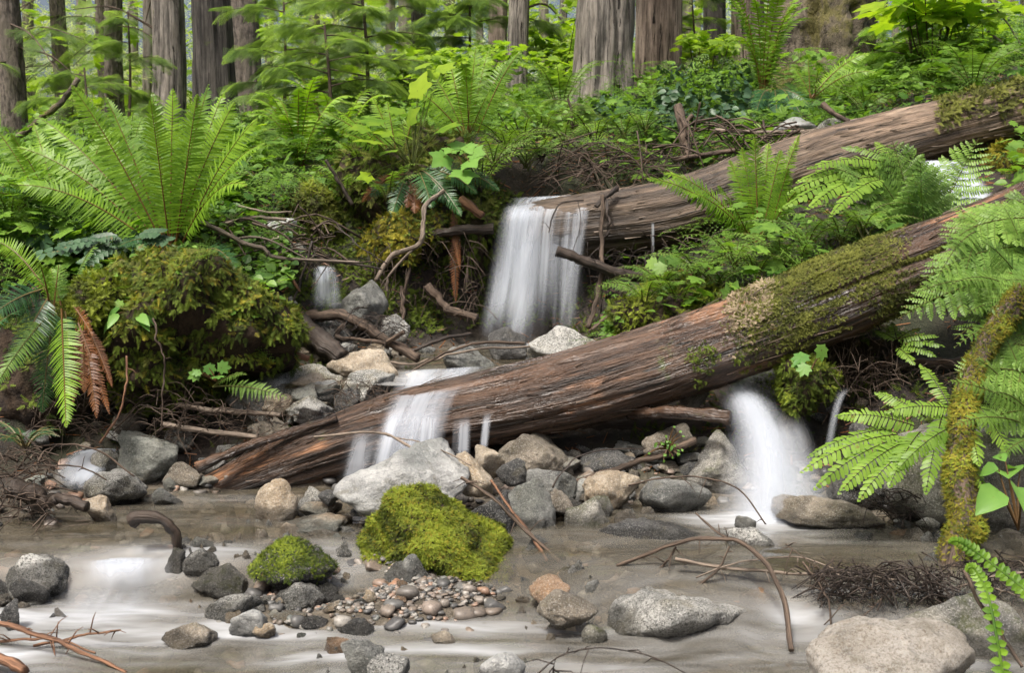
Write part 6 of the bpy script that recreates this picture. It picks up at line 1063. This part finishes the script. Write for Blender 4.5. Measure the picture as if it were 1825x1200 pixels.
tree('spruce_tree', 'biggest trunk in the photo, a knobbly mossy spruce at upper right', 1384, 1545, 150, 9.9, 'spruce', .42, .7, seed=16, amp=.09, k=9, kz=5, lobes=.07)
ft = 0
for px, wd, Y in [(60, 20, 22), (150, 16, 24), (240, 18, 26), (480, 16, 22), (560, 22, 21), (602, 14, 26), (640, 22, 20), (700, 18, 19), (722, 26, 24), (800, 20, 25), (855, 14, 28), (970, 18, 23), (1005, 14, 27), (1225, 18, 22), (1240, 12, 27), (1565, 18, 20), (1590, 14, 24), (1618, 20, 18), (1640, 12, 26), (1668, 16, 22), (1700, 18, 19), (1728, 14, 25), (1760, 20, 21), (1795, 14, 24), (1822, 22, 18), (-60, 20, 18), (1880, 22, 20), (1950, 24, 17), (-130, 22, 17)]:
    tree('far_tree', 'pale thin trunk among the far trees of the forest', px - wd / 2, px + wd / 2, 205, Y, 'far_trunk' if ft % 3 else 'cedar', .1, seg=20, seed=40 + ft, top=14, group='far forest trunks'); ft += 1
def sapling(label, xb, yb_, xt, yt, Y, boughs, mat='needle', tm=T_SPRAY, s=.34, r=.02, seed=0, name='young_hemlock', wide=None, nb=0, v0=.5):
    rs = np.random.RandomState(seed); B = at(xb, yb_, Y); B[2] = min(B[2], gz(B[0], Y)); T = at(xt, yt, Y); root = thing(name, label, 'tree', B); TA, FA, BA = Acc(), Acc(), Acc()
    P = spline(np.array([B, (B + T) / 2 + np.array([.03, 0, 0]), T]), 24); add_tube(TA, P, np.linspace(r, r * .4, 24), 8)
    bl = list(boughs)
    for i in range(nb):
        t = (i + .5) / nb; p = P[int(t * 23)]; az = i * 2.4 + rs.rand(); L = wide * (1.05 - .55 * t) * rs.uniform(.75, 1.15); d = np.array([math.cos(az), math.sin(az) * .8, .12]); bough(BA, FA, p, p + d * L + np.array([0, 0, -.12 * L]), .15, tm, s * .68, int(26 * L / .8) + 10, rs, .007, v0)
    build('trunk', TA, M['stick'], parent=root); build('branches', BA, M['stick'], parent=root); build('foliage', FA, M[mat], parent=root); return root
sapling('tall young hemlock with flat dark green boughs left of centre', 655, 260, 640, -60, 8.6, (), seed=1, nb=22, wide=.95, s=.30)
sapling('young hemlock with drooping boughs beside the dark cedar', 585, 300, 578, 40, 8.0, (), seed=2, nb=18, wide=.75, s=.28)
sapling('young hemlock filling the gap right of the dark cedar', 500, 290, 505, -20, 9.4, (), seed=3, nb=20, wide=.85, s=.3)
sapling('young hemlock at the top centre above the bright leaves', 830, 190, 835, -80, 12, (), seed=4, nb=22, wide=1.3, s=.4)
sapling('young hemlock with yellow green tips at the right', 1620, 190, 1615, 15, 8.6, (), 'tips', seed=5, nb=17, wide=.62, s=.22, v0=.75)
sapling('little hemlock seedling beside the waterfall twig pile', 1015, 235, 1012, 175, 7.8, (), 'needle', seed=6, nb=10, wide=.38, s=.16)
sapling('small hemlock behind the left sword ferns', 150, 260, 150, 120, 10.5, (), 'needle', seed=7, nb=7, wide=.8, s=.34)
sapling('feathery hemlock hanging by the grey cedar', 225, 250, 228, 20, 11.0, (), 'needle', seed=8, nb=8, wide=.7, s=.32)
sapling('small dark fir seedling behind the left mound', 490, 350, 488, 300, 7.0, (), 'needle', seed=9, nb=8, wide=.3, s=.14)
sapling('hemlock sapling between the reddish cedar and the dim trunk', 1235, 190, 1232, -20, 12.5, (), 'needle', seed=10, nb=14, wide=.6, s=.3)
def shrub(label, x0, y0, x1, y1, Y, k, tm, mat, size, name='vine_maple', cat='shrub', layers=9, dY=.8, seed=0, base=None):
    rs = np.random.RandomState(seed + 70); cx = (x0 + x1) / 2; B = at(cx, y1, Y) if base is None else at(*base); B[2] = gz(B[0], Y); root = thing(name, label, cat, B); S, A = Acc(), Acc(); per = k // layers
    for i in range(layers):
        c = at(rs.uniform(x0, x1), rs.uniform(y0, y1), Y + rs.uniform(-dY, dY)); w_ = (x1 - x0) * pxm(Y) * rs.uniform(.14, .28)
        add_tube(S, spline(np.array([B, B * .4 + c * .6 + np.array([0, 0, -.1]), c]), 10), np.linspace(.012, .003, 10), 5, v=2.0)
        q = rs.normal(0, 1, (per, 3)) * np.array([w_, w_, w_ * .22]) + c; dd = nrm((q - c) * np.array([1, 1, .2]) + rs.normal(0, .03, (per, 3)))
        inst(A, tm, q, basis(dd + np.array([0, 0, -.15]), nrm(np.array([0, -.25, .95]) + rs.normal(0, .3, (per, 3)))), size * rs.uniform(.6, 1.2, per), np.clip(rs.uniform(.1, .9, per) + rs.uniform(-.2, .3), 0, 1.1))
    build('stems', S, M['stick'], parent=root); build('leaves', A, M[mat], parent=root); return root
SH = [('bright vine maple between the slender trunk and the fluted cedar', 945, 10, 1030, 170, 11.8, 420, 'vine', .085), ('bright vine maple leaves around the dim hemlock trunk', 690, 90, 830, 170, 10.5, 520, 'vine', .075), ('bright low shrub behind the centre mound', 790, 60, 930, 200, 10, 480, 'vine', .07), ('leafy shrub behind the thimbleberry', 560, 150, 760, 240, 8.6, 500, 'cover', .06),
 ('large leaved maple shrub across the top right', 1590, -40, 1740, 25, 8.6, 90, 'broad', .15), ('vine maple filling the right edge gap', 1690, 20, 1840, 140, 8.8, 420, 'vine', .09), ('vine maple behind the yellow tipped hemlock', 1560, 60, 1700, 170, 9.6, 380, 'vine', .08), ('shrub in the far gap right of the reddish cedar', 1210, 60, 1310, 150, 11.5, 320, 'vine', .075),
 ('bright shrub at the base of the far left trunks', 60, 210, 260, 320, 8.4, 620, 'cover', .055), ('yellow green shrub between the dark cedar and the mossy stump', 470, 220, 620, 310, 8.2, 460, 'vine', .05), ('low shrub at the far left edge', -40, 230, 80, 340, 7.6, 400, 'cover', .055), ('shrub behind the spruce right side', 1530, 90, 1640, 190, 9.0, 380, 'cover', .06), ('shrub in front of the dark cedar foot', 330, 240, 450, 330, 8.6, 420, 'cover', .055), ('shrub right of the centre mound below the slender trunk', 880, 190, 1040, 270, 7.7, 420, 'cover', .05)]
for i, (lb, x0, y0, x1, y1, Y, k, mt, sz) in enumerate(SH): shrub(lb, x0, y0, x1, y1, Y, k, T_MAPLE2 if mt in ('vine', 'broad') else T_LEAF, mt, sz, seed=i, layers=14)

# ------------------------------------------------------------------ undergrowth, litter and the far forest
A = Acc(); k = 40000; y = 5.0 + 11 * R.rand(k) ** 1.3; x = R.uniform(-1, 1, k) * (y * .62 + .4); z = ground_z(x, y)
pxx = 912.5 + FPX * x / y; chan = (pxx > 1630) & (pxx < 1770) & (y < 6.8) | (np.abs(pxx - 960) < 120) & (y < 8.0) | ((x > -1.25) & (y < 6.35)) & (pxx < 1080) | (pxx > 1100) & (y < 6.7) & (R.rand(k) < .75); x, y, z = x[~chan], y[~chan], z[~chan]; k = len(x)
cl = fbm(np.stack([x * 1.1, y * 1.1, x * 0 + 3], 1), 3); hgt = R.uniform(.02, .22, k) * (1 + np.clip(cl, -.5, 1)); d = rdir(k); d[:, 2] *= .3
vv = np.clip(.45 + cl * .5 + R.normal(0, .2, k), 0, 1.1); ft_ = fbm(np.stack([x * 2.1, y * 2.1, x * 0 + 8], 1), 3) + R.normal(0, .25, k)
for sel, tm, s0, s1 in ((ft_ > .12, T_LEAF, .022, .06), ((ft_ <= .12) & (ft_ > -.2), T_SPRAY_FAR, .10, .26), (ft_ <= -.2, T_MAPLE2, .03, .07)):
    q = sel.sum(); inst(A, tm, np.stack([x, y, z + hgt], 1)[sel], basis(nrm(d[sel]), nrm(np.array([0, -.3, .9]) + rdir(q) * .35)), R.uniform(s0, s1, q) * (1 + .03 * y[sel]), vv[sel])
tag(build('undergrowth', A, M['cover']), 'dense leafy undergrowth carpeting the forest floor', 'undergrowth', kind='stuff')
A = Acc(); k = 1500; px = R.uniform(-60, 520, k); py = R.uniform(395, 490, k); Y = np.interp(py, [395, 490], [5.7, 4.85]) + R.uniform(-.1, .1, k); Q = np.array([at(*c) for c in zip(px, py, Y)]); Q[:, 2] = np.maximum(ground_z(Q[:, 0], Q[:, 1]) + R.uniform(.01, .12, k), Q[:, 2] - .05); d = rdir(k); d[:, 2] *= .3
inst(A, T_LEAF, Q, basis(nrm(d), nrm(np.array([0, -.4, .85]) + rdir(k) * .4)), R.uniform(.025, .06, k), R.rand(k))
tag(build('ground_cover', A, M['cover']), 'small mixed herbs covering the top of the left mound', 'ground cover', kind='stuff')
mo = [o for o in bpy.data.objects if o.name.startswith('earth') and o.parent and o.parent.get('label', '').startswith('large overhanging')][0]
A = Acc(); P, Nn = surf_sample(mo, 1000, lambda P, N: sstep(-.1, .4, N[:, 2]) * np.clip(.4 + fbm(P * 5, 2), 0, 1)); k = len(P); d = rdir(k); d[:, 2] *= .3; tall = R.uniform(.01, .07, k)[:, None]
for q, tm, s0, s1 in ((slice(0, 110), T_LEAF, .02, .045), (slice(110, 190), T_MAPLE2, .02, .035), (slice(190, 330), T_SPRAY_FAR, .05, .12)): inst(A, tm, (P + np.array([0, -.01, 1.0]) * tall)[q], basis(nrm(d[q]), nrm(np.array([0, -.5, .8]) + rdir(len(P[q])) * .35)), R.uniform(s0, s1, len(P[q])), R.rand(len(P[q])))
tag(build('ground_cover', A, M['cover']), 'tiny herbs growing out of the moss of the overhanging left mound', 'ground cover', kind='stuff')
A = Acc(); go = bpy.data.objects['ground']
P, Nn = surf_sample(go, 26000, lambda P, N: ((P[:, 1] > 3.3) & (P[:, 1] < 9) & (np.abs(P[:, 0]) < .6 * P[:, 1]) & (P[:, 2] > .12) & ~((P[:, 0] > 2.0) & (P[:, 0] < 2.65) & (P[:, 1] > 5.3) & (P[:, 1] < 6.3))) * np.clip(.3 + fbm(P * 2.0, 3), 0, 1) * ((P[:, 2] > .5) | (np.abs(P[:, 0]) > .5)))
k = len(P); d = rdir(k); inst(A, T_SPRIG, P, basis(nrm(d + Nn * .4), Nn + rdir(k) * .4), R.uniform(.02, .05, k), np.clip(R.normal(.4, .25, k), 0, 1)); tag(build('moss', A, M['moss_dark']), 'dark moss growing over the stream banks', 'moss', kind='stuff')
A = Acc(); P, Nn = surf_sample(go, 9000, lambda P, N: (P[:, 0] > -1.7) & (P[:, 0] < .15) & (P[:, 1] > 5.25) & (P[:, 1] < 6.7) & (P[:, 2] > .52) & (fbm(P * 3.3, 3) > -.12)); k = len(P); d = rdir(k)
inst(A, T_SPRIG, P, basis(nrm(d + Nn * .5 + np.array([0, -.2, -.3])), Nn + rdir(k) * .4), R.uniform(.022, .05, k), np.clip(.5 + .8 * fbm(P * 6, 2) + R.normal(0, .2, k), 0, 1)); tag(build('moss', A, M['moss_dark']), 'hanging moss draping the bank left of the tall waterfall', 'moss', kind='stuff')
A = Acc(); P, Nn = surf_sample(go, 5200, lambda P, N: (P[:, 1] > 3.2) & (P[:, 1] < 8) & (np.abs(P[:, 0]) < .6 * P[:, 1]) & (P[:, 2] > .05)); k = len(P); d = rdir(k); d[:, 2] *= .4; d = nrm(d); L = R.uniform(.015, .09, k); w_ = R.uniform(.0008, .003, k)
sd_ = nrm(np.cross(d, [0, 0, 1.0])) * w_[:, None]; upv = np.array([0, 0, 1]) * w_[:, None]; e0 = P - d * L[:, None] / 2 + np.array([0, 0, .006]); e1 = P + d * L[:, None] / 2 + np.array([0, 0, .008])
VV = np.stack([e0 - sd_, e0 + sd_, e0 + upv * 1.6, e1 - sd_, e1 + sd_, e1 + upv * 1.6], 1).reshape(-1, 3); b = (np.arange(k) * 6)[:, None, None]; A.add(VV, (np.array([[0, 3, 4, 1], [1, 4, 5, 2], [2, 5, 3, 0]])[None] + b).reshape(-1, 4), 1.0)
tag(build('forest_litter', A, M['dead']), 'fallen needles and twig bits on the banks', 'litter', kind='stuff')
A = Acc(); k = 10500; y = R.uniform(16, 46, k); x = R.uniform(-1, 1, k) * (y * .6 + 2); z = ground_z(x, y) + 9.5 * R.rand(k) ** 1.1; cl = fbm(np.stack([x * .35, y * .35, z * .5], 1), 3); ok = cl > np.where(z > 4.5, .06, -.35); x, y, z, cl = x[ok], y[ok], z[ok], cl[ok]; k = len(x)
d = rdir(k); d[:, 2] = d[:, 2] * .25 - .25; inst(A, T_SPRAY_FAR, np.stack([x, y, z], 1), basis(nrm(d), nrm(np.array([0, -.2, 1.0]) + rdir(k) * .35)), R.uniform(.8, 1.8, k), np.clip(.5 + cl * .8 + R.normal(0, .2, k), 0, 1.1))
tag(build('far_forest', A, M['needle_hazed']), 'pale green mass of conifer boughs far behind the trunks', 'forest', kind='stuff')
A = Acc(); k = 12000; y = R.uniform(12.5, 26, k); x = R.uniform(-1, 1, k) * (y * .58 + 1); z = ground_z(x, y) + 3.2 * R.rand(k) ** 1.5; cl = fbm(np.stack([x * .5, y * .5, z * .9], 1), 3); ok = cl > -.05; x, y, z, cl = x[ok], y[ok], z[ok], cl[ok]; k = len(x); d = rdir(k); d[:, 2] *= .3
inst(A, T_MAPLE2, np.stack([x, y, z], 1), basis(nrm(d), nrm(np.array([0, -.35, .95]) + rdir(k) * .35)), R.uniform(.1, .2, k), np.clip(.5 + cl * .7 + R.normal(0, .2, k), 0, 1.1))
tag(build('far_undergrowth', A, M['vine']), 'bright leafy understorey far among the trunks', 'undergrowth', kind='stuff')
